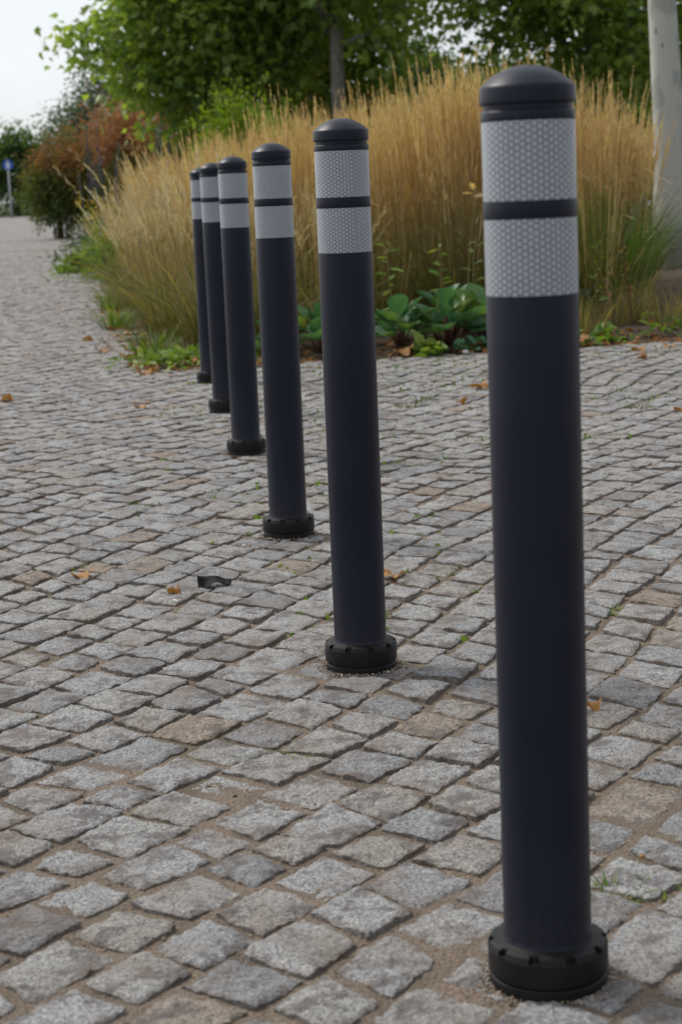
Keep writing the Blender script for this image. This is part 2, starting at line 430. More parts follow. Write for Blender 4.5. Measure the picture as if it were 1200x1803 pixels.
def sheet(name, x0, x1, y0, y1, st, zf, mat, keep=None, label=None):
    xs = np.arange(x0, x1+st*.5, st); ys = np.arange(y0, y1+st*.5, st)
    X, Y = np.meshgrid(xs, ys, indexing='ij')
    V = np.stack([X, Y, zf(X, Y)], axis=-1).reshape(-1, 3)
    i = np.arange(X.size).reshape(X.shape)
    F = np.stack([i[:-1, :-1], i[1:, :-1], i[1:, 1:], i[:-1, 1:]], axis=-1).reshape(-1, 4)
    if keep is not None:
        cx = V[F].mean(1); F = F[keep(cx[:, 0], cx[:, 1])]
    o = mesh(name, V, [F], mat, None, None, True); tag(o, label, None, kind='structure'); return o
sheet('sand', -3.4, 3.4, 1.0, 11.0, .02, lambda x, y: -.0050 - .0036*np.clip((y-2.3)/1.6, 0, 1) + .0019*vnoise(x*5, y*5, 51) + .0016*vnoise(x*22, y*22, 52), M['sand'], label='tan sand filling the joints between the cobbles')
sheet('sand', -8.4, .2, 11.0, 34.0, .25, lambda x, y: -.012 + 0*x, M['sand'], lambda x, y: x < bed_left(y)+.6, label='tan sand filling the far joints along the bed')
# wide ground: plaza paving all round, lawn beyond
sheet('plaza', -60, 60, -20, 106, 2.0, lambda x, y: -.028+.006*(y > 34), M['far'], label='wide cobbled plaza reaching to the far trees')
g = sheet('ground', -600, 600, -200, 1000, 50, lambda x, y: -.06+0*x, M['lawn'], label='dark green verge beyond the plaza')
# planting bed
def soil_z(x, y):
    dd = np.minimum(np.minimum(y-bed_front(x), (x-bed_left(y))*.99), .5)
    return -.012 + .05*np.clip(dd/.35, -.5, 1) + .02*vnoise(x*3, y*3, 61) + .012*vnoise(x*11, y*11, 62)
sheet('soil', -6.2, 7.0, 9.3, 46, .08, soil_z, M['soil'], lambda x, y: (y > bed_front(x)-.12) & (x > bed_left(y)-.1), label='brown earth of the planting bed')
# loose grit lying in the joints
def grit():
    n = 9000
    y = 1.3 + 5.2*rng.random(n)**1.25; x = (rng.random(n)*2-1)*(.19*y+.35)
    P = np.stack([x, y, -.0050 - .0036*np.clip((y-2.3)/1.6, 0, 1) + .0019*vnoise(x*5, y*5, 51) + .0016*vnoise(x*22, y*22, 52)+.001], axis=1)
    T = np.array([(1, 0, 0), (-1, 0, 0), (0, 1, 0), (0, -1, 0), (0, 0, .7), (0, 0, -.7)], float)
    TF = [np.array([(0, 2, 4), (2, 1, 4), (1, 3, 4), (3, 0, 4), (2, 0, 5), (1, 2, 5), (3, 1, 5), (0, 3, 5)])]
    for bx, by, *_ in BOL[:4]:      # sand and grit swept against each foot
        k = 420; a = rng.random(k)*2*math.pi; q = .0665+np.abs(rng.normal(0, .009, k)); e = P[:k].copy()
        e[:, 0] = bx+q*np.cos(a); e[:, 1] = by+q*np.sin(a); e[:, 2] = -.004+.003*rng.random(k); P = np.concatenate([P, e])
    n = len(P)
    d = rng.normal(size=(n, 3)); V, F = stamp(T, TF, P, spin(rot_to(d), rng.random(n)*6), rng.uniform(.0008, .0028, n)*(1+1.0*(rng.random(n) < .05)))
    m, nt, out = newmat('grit'); p = N(nt, 'BsdfPrincipled', Roughness=.9)
    L(nt, ramp(nt, attr(nt, 'tone'), [(0, (.12, .085, .06)), (.5, (.28, .21, .15)), (1, (.45, .40, .34))]), p.inputs['Base Color']); L(nt, p.outputs[0], out.inputs[0])
    o = mesh('joint_grit', V, F, m, None, {'tone': np.repeat(rng.random(n), 6)}); tag(o, 'loose tan grit lying in the joints of the cobbles', 'grit', kind='stuff')
grit()

# ------------------------------------------------------------------ bollards
def lathe(prof, seg=64, notch=None):
    a = np.arange(seg)*2*math.pi/seg
    prof = np.asarray(prof, float); n = len(prof)
    r = np.repeat(prof[:, 0][:, None], seg, 1); z = np.repeat(prof[:, 1][:, None], seg, 1)
    if notch is not None: r, z = notch(r, z, a)
    V = np.stack([r*np.cos(a), r*np.sin(a), z], axis=-1).reshape(-1, 3)
    i = np.arange(n-1)[:, None]*seg; j = np.arange(seg)[None]; j2 = (j+1) % seg
    F = np.stack([i+j, i+j2, i+seg+j2, i+seg+j], axis=-1).reshape(-1, 4)
    return V, [F]
def sharp(o, ang=32):
    me = o.data
    import bmesh
    bm = bmesh.new(); bm.from_mesh(me)
    for f in bm.faces: f.smooth = True
    for e in bm.edges:
        if len(e.link_faces) == 2 and e.calc_face_angle(0) > R(ang): e.smooth = False
    bm.to_mesh(me); bm.free()

def make_bollard():
    t = thing('bollard', '', 'bollard', group='bollards in a row across the cobbles')
    rt = .0487
    # hollow tube: long plain shaft with the recesses that take the bands
    pr = [(.0470, .030), (rt+.0032, .046), (rt+.0012, .0505), (rt, .056), (rt, .30), (rt, .60), (rt, .7600), (rt-.0004, .7630), (rt-.0009, .7635), (rt-.0009, .8425), (rt, .8428), (rt+.0002, .8435), (rt+.0002, .8600), (rt, .8607), (rt-.0009, .8610), (rt-.0009, .9420), (rt, .9423), (rt+.0002, .9430), (rt+.0002, .9510), (rt-.0003, .9520), (rt-.0022, .9535), (rt-.0022, .975)]
    o = mesh('post_tube', *lathe(pr, 72), M['post'], t); sharp(o)
    # domed cap with a rim
    pr = [(rt-.0040, .9585), (rt+.0004, .9592), (rt+.0011, .9600), (rt+.0012, .9620), (rt+.0010, .9745), (rt+.0005, .9768), (rt-.0006, .9784)]
    r0, h0 = rt-.0016, .0200; Rs = (r0*r0+h0*h0)/(2*h0)
    for q in np.linspace(.96, 0, 16): pr.append((max(r0*q, .0002), .9790+math.sqrt(Rs*Rs-(r0*q)**2)-(Rs-h0)))
    o = mesh('cap', *lathe(pr, 72), M['post'], t); sharp(o, 40)
    for z0, z1 in ((.8612, .9418), (.7637, .8423)):
        seg = 96; a = np.linspace(0, 2*math.pi, seg+1); rb = rt-.0001
        V = np.concatenate([np.stack([rb*np.cos(a), rb*np.sin(a), np.full(seg+1, z)], axis=1) for z in (z0, z1)])
        uv = np.concatenate([np.stack([a*rb, np.full(seg+1, z)], axis=1) for z in (z0, z1)])
        i = np.arange(seg); F = np.stack([i, i+1, seg+2+i, seg+1+i], axis=1)
        mesh('reflective_band', V, [F], M['band'], t, None, True, uv)
    # foot collar with ten notches, and the ring below it
    def nt_(r, z, a):
        ph = ((np.degrees(a)+14) % 36)
        inn = (ph < 9)
        rr = r.copy(); zz = z.copy()
        for k in (5, 6, 7): rr[k, inn] = .0605
        for k in (3, 4): zz[k, inn] = .0405; 
        rr[4, inn] = .0607
        return rr, zz
    pr = [(.0600, .0125), (.0666, .0130), (.0672, .0150), (.0670, .0385), (.0668, .0388), (.0664, .0435), (.0648, .0462), (.0600, .0478), (.0520, .0486), (.0478, .0500)]
    b = mesh('base_collar', *lathe(pr, 360, nt_), M['rubber'], t); sharp(b, 30)
    pr = [(.0640, -.020), (.0654, -.012), (.0658, .0), (.0655, .0075), (.0640, .0092), (.0615, .0096), (.0610, .0128)]
    o = mesh('base_ring', *lathe(pr, 72), M['rubber'], b); sharp(o)
    # mould seam down the shaft
    ca, sa = math.cos(R(-95))*(rt-.0001), math.sin(R(-95))*(rt-.0001); V, F = tube([(ca, sa, .062), (ca, sa, .40), (ca, sa, .755)], [.0004]*3, 6)
    mesh('mould_seam', V, F, M['post'], t)
    # small maker's plate frame moulded near the foot
    def patch(w, h, z, r, depth, frame):
        u = np.linspace(-1, 1, 13)
        def pts(f): return [(k, -f[1]) for k in np.linspace(-f[0], f[0], 13)] + [(f[0], k) for k in np.linspace(-f[1], f[1], 5)[1:]] + [(k, f[1]) for k in np.linspace(f[0], -f[0], 13)[1:]] + [(-f[0], k) for k in np.linspace(f[1], -f[1], 5)[1:-1]]
        o_ = pts((w, h)); i_ = pts((w-frame, h-frame))
        V = [];
        for ring, rr in ((o_, r-.0005), (o_, r+depth), (i_, r+depth), (i_, r-.0005)):
            for (x, y) in ring: V.append((rr*math.cos(x/r), rr*math.sin(x/r), z+y))
        n = len(o_); F = []
        for k in range(3):
            for j in range(n): F.append((k*n+j, k*n+(j+1) % n, (k+1)*n+(j+1) % n, (k+1)*n+j))
        return np.array(V), [np.array(F)]
    pl = mesh('maker_plate', *patch(.020, .0105, .083, rt, .0006, .0009), M['post'], t)
    V = []; ang = np.linspace(0, 2*math.pi, 28, endpoint=False)
    for s_, rr in ((1, rt-.0004), (1, rt+.0005), (.82, rt+.0005), (.82, rt-.0004)):
        for q in ang: V.append((rr*math.cos(.0105*s_*math.cos(q)/rt), rr*math.sin(.0105*s_*math.cos(q)/rt), .083+.0058*s_*math.sin(q)))
    F = [(k*28+j, k*28+(j+1) % 28, (k+1)*28+(j+1) % 28, (k+1)*28+j) for k in range(3) for j in range(28)]
    mesh('oval_emblem', np.array(V), [np.array(F)], M['post'], pl)
    return t
bproto = make_bollard()
for i, (x, y, lab, rz, tx, ty) in enumerate(BOL):
    o = bproto if i == 0 else dup(bproto, lab)
    o['label'] = lab; o.location = (x, y, 0); o.rotation_euler = (0, 0, 0)
    o.rotation_euler = (ty, tx, R(rz))
    o.scale = (1, 1, (1.0, 1.0045, 1.0, 1.0, 1.0015, 1.0)[i])

# ------------------------------------------------------------------ leaf shapes
def palmate():
    half = [(0, 0), (.10, .02), (.42, .04), (.30, .22), (.56, .46), (.26, .44), (.20, .58), (.0, 1.0)]
    V = [(x, y, .10*x) for x, y in half] + [(-x, y, .10*x) for x, y in half[1:-1]]
    n = len(half)
    f1 = list(range(n)); f2 = [0] + [n-1] + [n+k for k in range(n-3, -1, -1)]
    return np.array(V, float)*np.array([1, 1, 1]), [np.array([f1]), np.array([f2])]
PALM = palmate()
def oval(w=.3, fold=.08, droop=.15):
    V = np.array([(0, 0, 0), (w*.8, .3, fold), (w, .55, fold-.02), (w*.55, .85, fold*.4-droop*.6), (0, 1, -droop), (-w*.55, .85, fold*.4-droop*.6), (-w, .55, fold-.02), (-w*.8, .3, fold)], float)
    return V, [np.array([(0, 1, 2, 3, 4), (0, 4, 5, 6, 7)])]
OVAL = oval(); QUAD = (np.array([(0, 0, 0), (.38, .5, .05), (0, 1, -.05), (-.38, .5, .05)], float), [np.array([(0, 1, 2, 3)])])
SLIM = oval(.17, .03, .2)

def foliage(centers, per, spread, size, tpl, droop=.35, vert=1.0, out_c=None):
    """leaves round twig ends: position, frame, size, tone"""
    n = len(centers)*per
    P = np.repeat(centers, per, 0) + rng.normal(0, 1, (n, 3))*spread*np.array([1, 1, vert])
    d = rng.normal(0, 1, (n, 3)); d[:, 2] -= droop
    if out_c is not None: d += 1.1*(P-out_c)/np.linalg.norm(P-out_c, axis=1, keepdims=True)
    M_ = spin(rot_to(d), rng.normal(0, .7, n))
    sc = size*rng.uniform(.55, 1.15, n)
    V, F = stamp(tpl[0], tpl[1], P, M_, sc)
    cl = np.repeat(np.clip(rng.normal(.42, .2, len(centers)), 0, 1), per)
    t = np.clip(cl*.6 + .4*rng.beta(1.6, 2.2, n) , 0, 1)
    return V, F, np.repeat(t, len(tpl[0]))

def crown_points(n, c, r, low_bias=0, hollow=.35, lump=6, seed=0):
    """twig ends spread through an uneven lobed volume"""
    c = np.array(c); r = np.array(r)
    rg = np.random.default_rng(100+seed)
    lob = rg.normal(0, 1, (lump, 3)); lob /= np.linalg.norm(lob, axis=1, keepdims=True)
    out = []
    while len(out) < n:
        d = rg.normal(0, 1, 3); d /= np.linalg.norm(d)
        k = .72 + .34*max(0, (lob@d).max())**3
        q = (hollow + (1-hollow)*rg.random())**.6
        out.append(c + d*k*q*r)
    return np.array(out)

def tree(name, label, loc, h, tr, cc, cr, n, per, size, leaf, bark, tpl=PALM, spread=.28, group=None, seed=0, lump=7, hollow=.35, fork=.4, lean=(0, 0), extra=None, cat='tree', droop=.35):
    t = thing(name, label, cat, loc, 0, group)
    pts = crown_points(n, cc, cr, seed=seed, lump=lump, hollow=hollow)
    if extra is not None: pts = np.concatenate([pts, np.array(extra)])
    rg = np.random.default_rng(seed+5)
    B = Bag()
    zs = np.linspace(-.1, h*.82, 12)
    tp = np.stack([lean[0]*zs/h + .04*np.sin(zs*1.1+seed), lean[1]*zs/h+.03*np.cos(zs*.9+seed), zs], axis=1)
    rr = tr*(1-.8*(np.clip(zs, 0, None)/(h*.85))**1.15); rr[0] *= 1.35; rr[1] *= 1.08
    B.add(*tube(tp, np.maximum(rr, .012), 14))
    # main limbs to cluster groups, then twigs
    k = max(5, min(16, n//12)); idx = rg.choice(len(pts), k, replace=False); ends = pts[idx]*.94
    mids = []
    for e_ in ends:
        z0 = np.clip(e_[2]-np.hypot(e_[0], e_[1])*.7, h*fork*.75, h*.75); a = np.array([np.interp(z0, zs, tp[:, 0]), np.interp(z0, zs, tp[:, 1]), z0])
        m_ = (a+e_)/2 + np.array([0, 0, -.08*np.linalg.norm(e_-a)]) + rg.normal(0, .06, 3)
        B.add(*tube([a, a*.6+m_*.4, m_, m_*.5+e_*.5, e_], np.array([.34, .28, .2, .13, .06])*tr, 7)); mids += [m_, m_*.5+e_*.5, e_]
    mids = np.array(mids)
    for q in pts:
        j = np.argmin(((mids-q)**2).sum(1)); a = mids[j]
        if np.linalg.norm(q-a) > .1: B.add(*tube([a, (a+q)/2+rg.normal(0, .03, 3), q], np.array([.055, .04, .02])*tr+.002, 4, False))
    B.build('trunk', bark, t, True)
    V, F, tn = foliage(pts, per, spread, size, tpl, droop, .8, np.array(cc))
    mesh('crown', V, F, leaf, t, {'tone': tn})
    return t

# trees
tree('plane_tree', 'pale smooth trunked plane tree at the right edge of the picture', (3.02, 16.9, 0), 9.0, .156, (0.2, .3, 5.9), (2.6, 2.6, 2.5), 150, 28, .19, M['plane'], M['bark'], seed=1, lean=(-.05, 0))
tree('plane_tree', 'plane tree whose grey trunk rises behind the tan grass above the second bollard', (.265, 29, 0), 9.5, .13, (.2, 0, 5.5), (2.6, 2.4, 2.6), 260, 34, .165, M['plane'], M['bark2'], seed=2, extra=[(.35+.22*k+.1*math.sin(k*7), -.7-.1*k, 3.05+.35*math.sin(k*2.3)) for k in range(7)])
lw = [(-1.55-.17*k+.1*math.sin(k*5), -1.2, 3.2+.10*math.cos(k*3)) for k in range(5)]
tree('plane_tree', 'broad leafy plane tree overhanging the bed at upper left against the sky', (-1.75, 31, 0), 8.5, .13, (0, -.3, 4.4), (2.15, 2.2, 2.75), 640, 40, .165, M['plane'], M['bark2'], seed=3, lump=9, hollow=.5, spread=.22, extra=lw)
tree('plane_tree', 'leafy plane tree just behind and right of the broad upper left one', (-.35, 34, 0), 8.0, .12, (.1, 0, 4.2), (2.1, 2.0, 2.7), 380, 38, .17, M['plane'], M['bark2'], seed=4)
tree('plane_tree', 'dense plane tree behind the nearest bollard\'s cap', (4.15, 30, 0), 8.5, .12, (0, 0, 4.6), (2.2, 2.2, 2.7), 420, 38, .165, M['plane'], M['bark2'], seed=5)
tree('plane_tree', 'plane tree in deep green behind the pale trunk at right', (6.6, 33, 0), 8.5, .13, (0, 0, 4.5), (2.4, 2.2, 2.9), 380, 36, .17, M['plane'], M['bark2'], seed=6)
tree('small_tree', 'pale green tree far off between the two dark plane trees', (2.6, 52, 0), 5.2, .09, (0, 0, 2.9), (1.35, 1.3, 2.0), 240, 36, .15, M['light'], M['twig'], OVAL, seed=7)
tree('small_tree', 'lower pale green tree far off beside the nearest bollard\'s cap', (4.7, 50, 0), 4.3, .08, (0, 0, 2.4), (1.6, 1.3, 1.9), 240, 36, .15, M['light'], M['twig'], OVAL, seed=8)
tree('small_tree', 'low mid green tree far off above the middle of the tan grass', (1.2, 56, 0), 3.6, .08, (0, 0, 2.0), (1.7, 1.3, 1.6), 240, 36, .15, M['dark'], M['twig'], OVAL, seed=9)
tree('small_tree', 'airy grey green tree behind the rusty shrubs against the sky', (-7.0, 60, 0), 5.2, .09, (0, 0, 3.0), (1.75, 1.5, 2.0), 300, 34, .13, M['blue'], M['twig'], OVAL, .24, seed=10, hollow=.15)
far = [(-24.5, 117, 5.7, 'dark far off tree at the left margin of the picture'), (-21.2, 114, 5.9, 'dark far off tree directly behind the blue sign'), (-18.4, 113, 5.4, 'dark far off tree just right of the blue sign'),
       (-15.9, 116, 5.4, 'dark far off tree low on the skyline beside the rusty shrub'), (-12.9, 118, 5.5, 'dark far off tree mostly hidden behind the rusty shrub')]
for i, (x, y, h, lab) in enumerate(far):
    tree('far_tree', lab, (x, y, 0), h, .15, (0, 0, h*.50), (2.1, 1.8, h*.52), 150, 30, .30, M['dark'], M['twig'], OVAL, .42, 'dark trees beyond the plaza', 20+i, hollow=.1)
hed = [(-4.4, 47, 2.6), (-1.6, 42, 2.9), (1.1, 40, 2.7), (3.6, 39, 3.0), (6.1, 40, 3.1), (8.6, 41, 3.0), (-3.0, 43, 2.7)]
hl = ['dark shrub behind the rusty shrub', 'dark shrub behind the lime green bush', 'dark shrub behind the middle of the tan grass', 'dark shrub behind the nearest bollard', 'dark shrub behind the pale trunk', 'dark shrub beyond the right edge of the bed', 'dark shrub between the tall rusty shrub and the lime green bush']
for i, (x, y, h) in enumerate(hed):
    tree('dark_shrub', hl[i], (x, y, 0), h, .06, (0, 0, h*.52), (1.75, 1.3, h*.55), 190, 42, .19, M['dark'], M['twig'], OVAL, .3, 'dark shrubs at the back of the bed', 40+i, hollow=.1, cat='shrub')
# shrubs
def shrub(name, label, loc, h, c, r, n, per, size, leaf, bark, tpl, spread, seed, group=None, stems=7, tops=None):
    t = thing(name, label, 'shrub', loc, 0, group)
    pts = crown_points(n, c, r, seed=seed, lump=8, hollow=.15); rg = np.random.default_rng(seed)
    B = Bag()
    for k in range(stems):
        e_ = pts[rg.integers(len(pts))]; b_ = np.array([rg.normal(0, .07), rg.normal(0, .07), -.05])
        B.add(*tube([b_, b_*.6+e_*.3+np.array([0, 0, .12*h]), e_], [.028, .018, .006], 6))
    B.build('stems', bark, t, True)
    V, F, tn = foliage(pts, per, spread, size, tpl, .1, .9, np.array(c))
    if tops is not None:   # the thing's own colour: rusty young leaves and seed heads outermost
        zc = V[:, 2]; nz = vnoise(V[:, 0]*2.2, V[:, 2]*2.2+V[:, 1], seed)
        tn = np.clip(tn*.42 + tops*np.clip((zc-h*.30)/(h*.6), 0, 1) + .22*nz, 0, 1)
    mesh('foliage', V, F, leaf, t, {'tone': tn}); return t
shrub('rusty_shrub', 'red stemmed shrub at the path edge with green and rusty leaves', (-6.15, 43.5, 0), 2.3, (.1, 0, 1.25), (.85, .75, 1.05), 300, 34, .12, M['rust'], M['redstem'], SLIM, .18, 61, 'rusty shrubs', 9, .36)
shrub('rusty_shrub', 'tall shrub with rust red tops behind the left end of the grass', (-3.75, 41, 0), 3.1, (0, 0, 1.75), (1.35, 1.0, 1.5), 420, 34, .12, M['rust'], M['redstem'], SLIM, .2, 62, 'rusty shrubs', 9, .72)
shrub('rusty_shrub', 'rust red topped shrub showing just above the grass below the plane tree', (-2.6, 38, 0), 2.95, (0, 0, 1.7), (1.15, .9, 1.4), 320, 34, .12, M['rust'], M['redstem'], SLIM, .2, 63, 'rusty shrubs', 9, .72)
shrub('rusty_shrub', 'low rusty shrub joining the red stemmed one to its taller neighbour', (-5.25, 43, 0), 2.35, (0, 0, 1.25), (.9, .8, 1.1), 280, 34, .12, M['rust'], M['redstem'], SLIM, .2, 64, 'rusty shrubs', 7, .5)
shrub('lime_bush', 'bright lime green bush rising behind the grass left of the third bollard', (-1.13, 23.5, 0), 2.05, (0, 0, 1.25), (.44, .5, .85), 150, 26, .085, M['lime'], M['twig'], SLIM, .13, 65)
shrub('lime_bush', 'second lime green bush half sunk behind the tan grass', (-.72, 24.5, 0), 1.95, (0, 0, 1.15), (.40, .45, .75), 120, 26, .085, M['lime'], M['twig'], SLIM, .13, 66)

# ------------------------------------------------------------------ ornamental grasses
def stems_of(n, br, h, hs, lean, wind, segs=5, curve=.5, rg=rng):
    a = rg.random(n)*2*math.pi; b = br*np.sqrt(rg.random(n))
    base = np.stack([b*np.cos(a), b*np.sin(a), np.full(n, -.02)], axis=1)
    H = h*np.clip(rg.normal(1, hs, n), .6, 1.25)
    ln = np.abs(rg.normal(0, lean, n))*(.35+b/br)
    dx = np.cos(a)*ln + wind[0]+rg.normal(0, .03, n); dy = np.sin(a)*ln + wind[1]+rg.normal(0, .03, n)
    t = np.linspace(0, 1, segs)[None, :]
    k = (t*(1-curve)+curve*t**2.2)
    P = np.stack([base[:, 0:1]+dx[:, None]*H[:, None]*k, base[:, 1:2]+dy[:, None]*H[:, None]*k, base[:, 2:3]+H[:, None]*t], axis=2)
    return P, a
def side_of(n, rg=rng):
    a = rg.random(n)*2*math.pi; return np.stack([np.cos(a), np.sin(a), np.zeros(n)], axis=1)
def blades(n, br, ln, wd, rg, arch=1.0, up=1.0):
    a = rg.random(n)*2*math.pi; b = br*np.sqrt(rg.random(n)); l = ln*rg.uniform(.5, 1.15, n)
    t = np.linspace(0, 1, 6)[None, :]
    out = arch*rg.uniform(.25, .95, n)[:, None]*l[:, None]
    x = b[:, None]+out*t**1.5; z = l[:, None]*up*(t - .55*arch*rg.uniform(.3, 1.0, n)[:, None]*t**2.4)
    P = np.stack([x*np.cos(a)[:, None], x*np.sin(a)[:, None], z-.02], axis=2)
    W_ = wd*rg.uniform(.7, 1.2, n)[:, None]*np.array([.8, 1, .95, .8, .5, .08])[None]
    s = np.stack([-np.sin(a), np.cos(a), np.zeros(n)], axis=1) + rg.normal(0, .35, (n, 3)); s /= np.linalg.norm(s, axis=1, keepdims=True)
    return ribbons(P, W_, s), n*12
def plumes(P, f0, n_sp, sl, sw, ang, rg, fat=1.0):
    """narrow feathery heads on the top part of the stems"""
    n, s, _ = P.shape
    tt = np.linspace(f0, 1.0, n_sp)
    idx = tt*(s-1); i0 = np.minimum(idx.astype(int), s-2); fr = idx-i0
    B_ = P[:, i0]*(1-fr)[None, :, None] + P[:, i0+1]*fr[None, :, None]
    D = P[:, i0+1]-P[:, i0]; D /= np.linalg.norm(D, axis=2, keepdims=True)
    B_ = B_.reshape(-1, 3); D = D.reshape(-1, 3); m = len(B_)
    off = rg.normal(0, 1, (m, 3)); off -= (off*D).sum(1, keepdims=True)*D; off /= np.linalg.norm(off, axis=1, keepdims=True)
    tap = np.tile(np.sin(np.clip(np.linspace(.12, 1.0, n_sp), 0, 1)*math.pi)**.6+.25, n)
    d = D + off*ang*rg.uniform(.3, 1.2, m)[:, None]
    l = sl*rg.uniform(.6, 1.2, m)*tap
    p0 = B_ + off*.002; p1 = p0+d*l[:, None]*.5; p2 = p0+d*l[:, None]
    Pp = np.stack([p0, p1, p2], axis=1)
    W_ = np.stack([np.full(m, sw*.4), sw*rg.uniform(.7, 1.3, m)*fat, np.full(m, sw*.15)], axis=1)
    sd = np.cross(D, off)
    return ribbons(Pp, W_, sd), m

def reed_clump(name, label, group, seed, n=115, h=1.5, wind=(-.05, 0), bl=90, green=0.0, pl=(.30, .145)):
    rg = np.random.default_rng(seed)
    t = thing(name, label, 'ornamental grass', (0, 0, 0), 0, group)
    P, a = stems_of(n, .19, h, .085, .065, wind, 6, .45, rg)
    V, F = ribbons(P, np.full((n, 6), .0032)*np.array([1.3, 1.1, 1, .9, .8, .6]), side_of(n, rg))
    tz = np.clip(V[:, 2]/h, 0, 1)
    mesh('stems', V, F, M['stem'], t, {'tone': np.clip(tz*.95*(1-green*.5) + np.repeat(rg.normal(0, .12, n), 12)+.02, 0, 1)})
    nb = 9; a = rg.random(nb)*2*math.pi; hb = h*rg.uniform(.35, .7, nb); ln = rg.uniform(.18, .5, nb); kz = rg.uniform(-.25, .35, nb)
    c0 = np.stack([np.cos(a), np.sin(a), np.zeros(nb)], axis=1); b0 = c0*.12; b1 = b0+c0*.09+np.array([0, 0, 1])*hb[:, None]; b2 = b1+c0*(ln*.5)[:, None]+np.array([0, 0, 1])*(kz*ln*.5)[:, None]; b3 = b1+c0*ln[:, None]+np.array([0, 0, 1])*((kz-.2)*ln)[:, None]
    V2, F2 = ribbons(np.stack([b0, (b0+b1)/2, b1, b2, b3], axis=1), np.full((nb, 5), .0055), side_of(nb, rg))
    mesh('broken_straws', V2, F2, M['plume'], t, {'tone': np.repeat(rg.uniform(.4, 1, nb), 10)})
    (V, F), m = plumes(P, .62, 20, .055, .0075, .17, rg)
    mesh('plumes', V, F, M['plume'], t, {'tone': np.clip(np.repeat(np.repeat(rg.normal(.5, .2, n), 20), 6)+np.repeat(rg.normal(0, .13, m), 6), 0, 1)})
    (V, F), k = blades(bl, .18, h*.54, .0085, rg, .9, 1.15)
    mesh('leaves', V, F, M['blade'], t, {'tone': np.clip(np.repeat(rg.beta(1.6, 2.2, bl), 12)*.9*(1-green)+.06, 0, 1)})
    return t
def fountain_clump(name, label, group, seed, h=.95, n=85, bl=200, pale=.5, wind=(-.07, -.05)):
    rg = np.random.default_rng(seed)
    t = thing(name, label, 'ornamental grass', (0, 0, 0), 0, group)
    P, a = stems_of(n, .14, h, .15, .20, wind, 6, .75, rg)
    V, F = ribbons(P, np.full((n, 6), .0026), side_of(n, rg))
    mesh('stems', V, F, M['stem'], t, {'tone': np.clip(.45+np.repeat(rg.normal(.1, .2, n), 12), 0, 1)})
    (V, F), m = plumes(P, .80, 16, .034, .006, .5, rg)
    mesh('plumes', V, F, M['fluff'], t, {'tone': np.clip(np.repeat(np.repeat(rg.normal(pale, .25, n), 16), 6), 0, 1)})
    (V, F), k = blades(bl, .15, h*.72, .0055, rg, 1.25, 1.15)
    mesh('leaves', V, F, M['blade'], t, {'tone': np.clip(np.repeat(rg.beta(2.0, 2.0, bl), 12), 0, 1)})
    return t

GR = 'feather reed grass clumps massed in the bed'
MASS = 'tall tan feather reed grass clump, one of the dense mass filling the bed'
FRONT = 'tall tan feather reed grass clump in the front rank behind the broad leaved plants'
SHORT = 'shorter feather reed grass clump with green foliage behind the pale trunk'
LEFT = 'feather reed grass clump leaning out at the left end behind the paler grass'
protos = [reed_clump('reed_grass_clump', MASS, GR, 200+k, n=120, h=(1.34, 1.41, 1.29, 1.36)[k], wind=((-.05, 0), (-.02, .02), (-.07, -.02), (-.035, .0))[k]) for k in range(4)]
lproto = [reed_clump('reed_grass_clump', LEFT, GR, 220+k, n=95, h=1.10, wind=(-.14-.05*k, -.03), bl=80) for k in range(2)]
gproto = [reed_clump('reed_grass_clump', SHORT, GR, 230+k, n=95, h=1.2, wind=(.0, 0), bl=210, green=.75) for k in range(2)]
used = set()
def place(pr, x, y, lab, sc=1.0, group=None):
    rz = random.uniform(-.5, .5)
    z = float(soil_z(np.array(x), np.array(y)))
    if id(pr) not in used:
        used.add(id(pr)); pr.location = (x, y, z); pr.rotation_euler = (0, 0, rz); pr['label'] = lab; pr.scale = (sc, sc, sc); return pr
    return dup(pr, lab, (x, y, z), rz, sc, group)
random.seed(21)
for k in range(6):      # front rank
    place(protos[k % 4], -.55+.42*k+random.uniform(-.07, .07), 11.0+.1*k+random.uniform(-.1, .1), FRONT, random.uniform(.96, 1.03)*(.80, .86, .93, .98, 1.0, .97)[k])
yy = 11.55; r = 0
while yy < 17.5:
    x = bed_left(yy)+.75 + (r % 2)*.25
    while x < (1.5 if yy < 14 else 1.75):
        lf = min(1.0, .73+.15*(x-bed_left(yy)-.7), 1.0-.14*max(0, x-.75))
        place(protos[random.randrange(4)], x+random.uniform(-.1, .1), yy+random.uniform(-.12, .12), MASS, random.uniform(.94, 1.06)*lf)
        x += .52
    yy += .58; r += 1
for k, (x, y) in enumerate([(-1.02, 13.1), (-1.16, 14.6), (-1.38, 16.4), (-1.55, 18.0), (-1.1, 19.0), (-.6, 18.6)]):
    place(lproto[k % 2], x, y, LEFT, random.uniform(.84, .94))
for k, (x, y) in enumerate([(1.75, 12.7), (1.98, 12.9), (2.06, 13.4), (1.9, 13.5), (2.1, 14.0), (2.0, 14.4), (2.28, 15.0), (2.2, 15.6), (2.35, 17.4), (2.7, 17.9), (3.1, 18.5), (3.5, 18.7)]):
    place(gproto[k % 2], x, y, SHORT, random.uniform(.94, 1.06))
FG = 'fluffy pale grasses along the left edge of the bed'
fl = [fountain_clump('fountain_grass_clump', '', FG, 300+k, h=(.86, .80, .74)[k], pale=(.55, .75, .4)[k]) for k in range(3)]
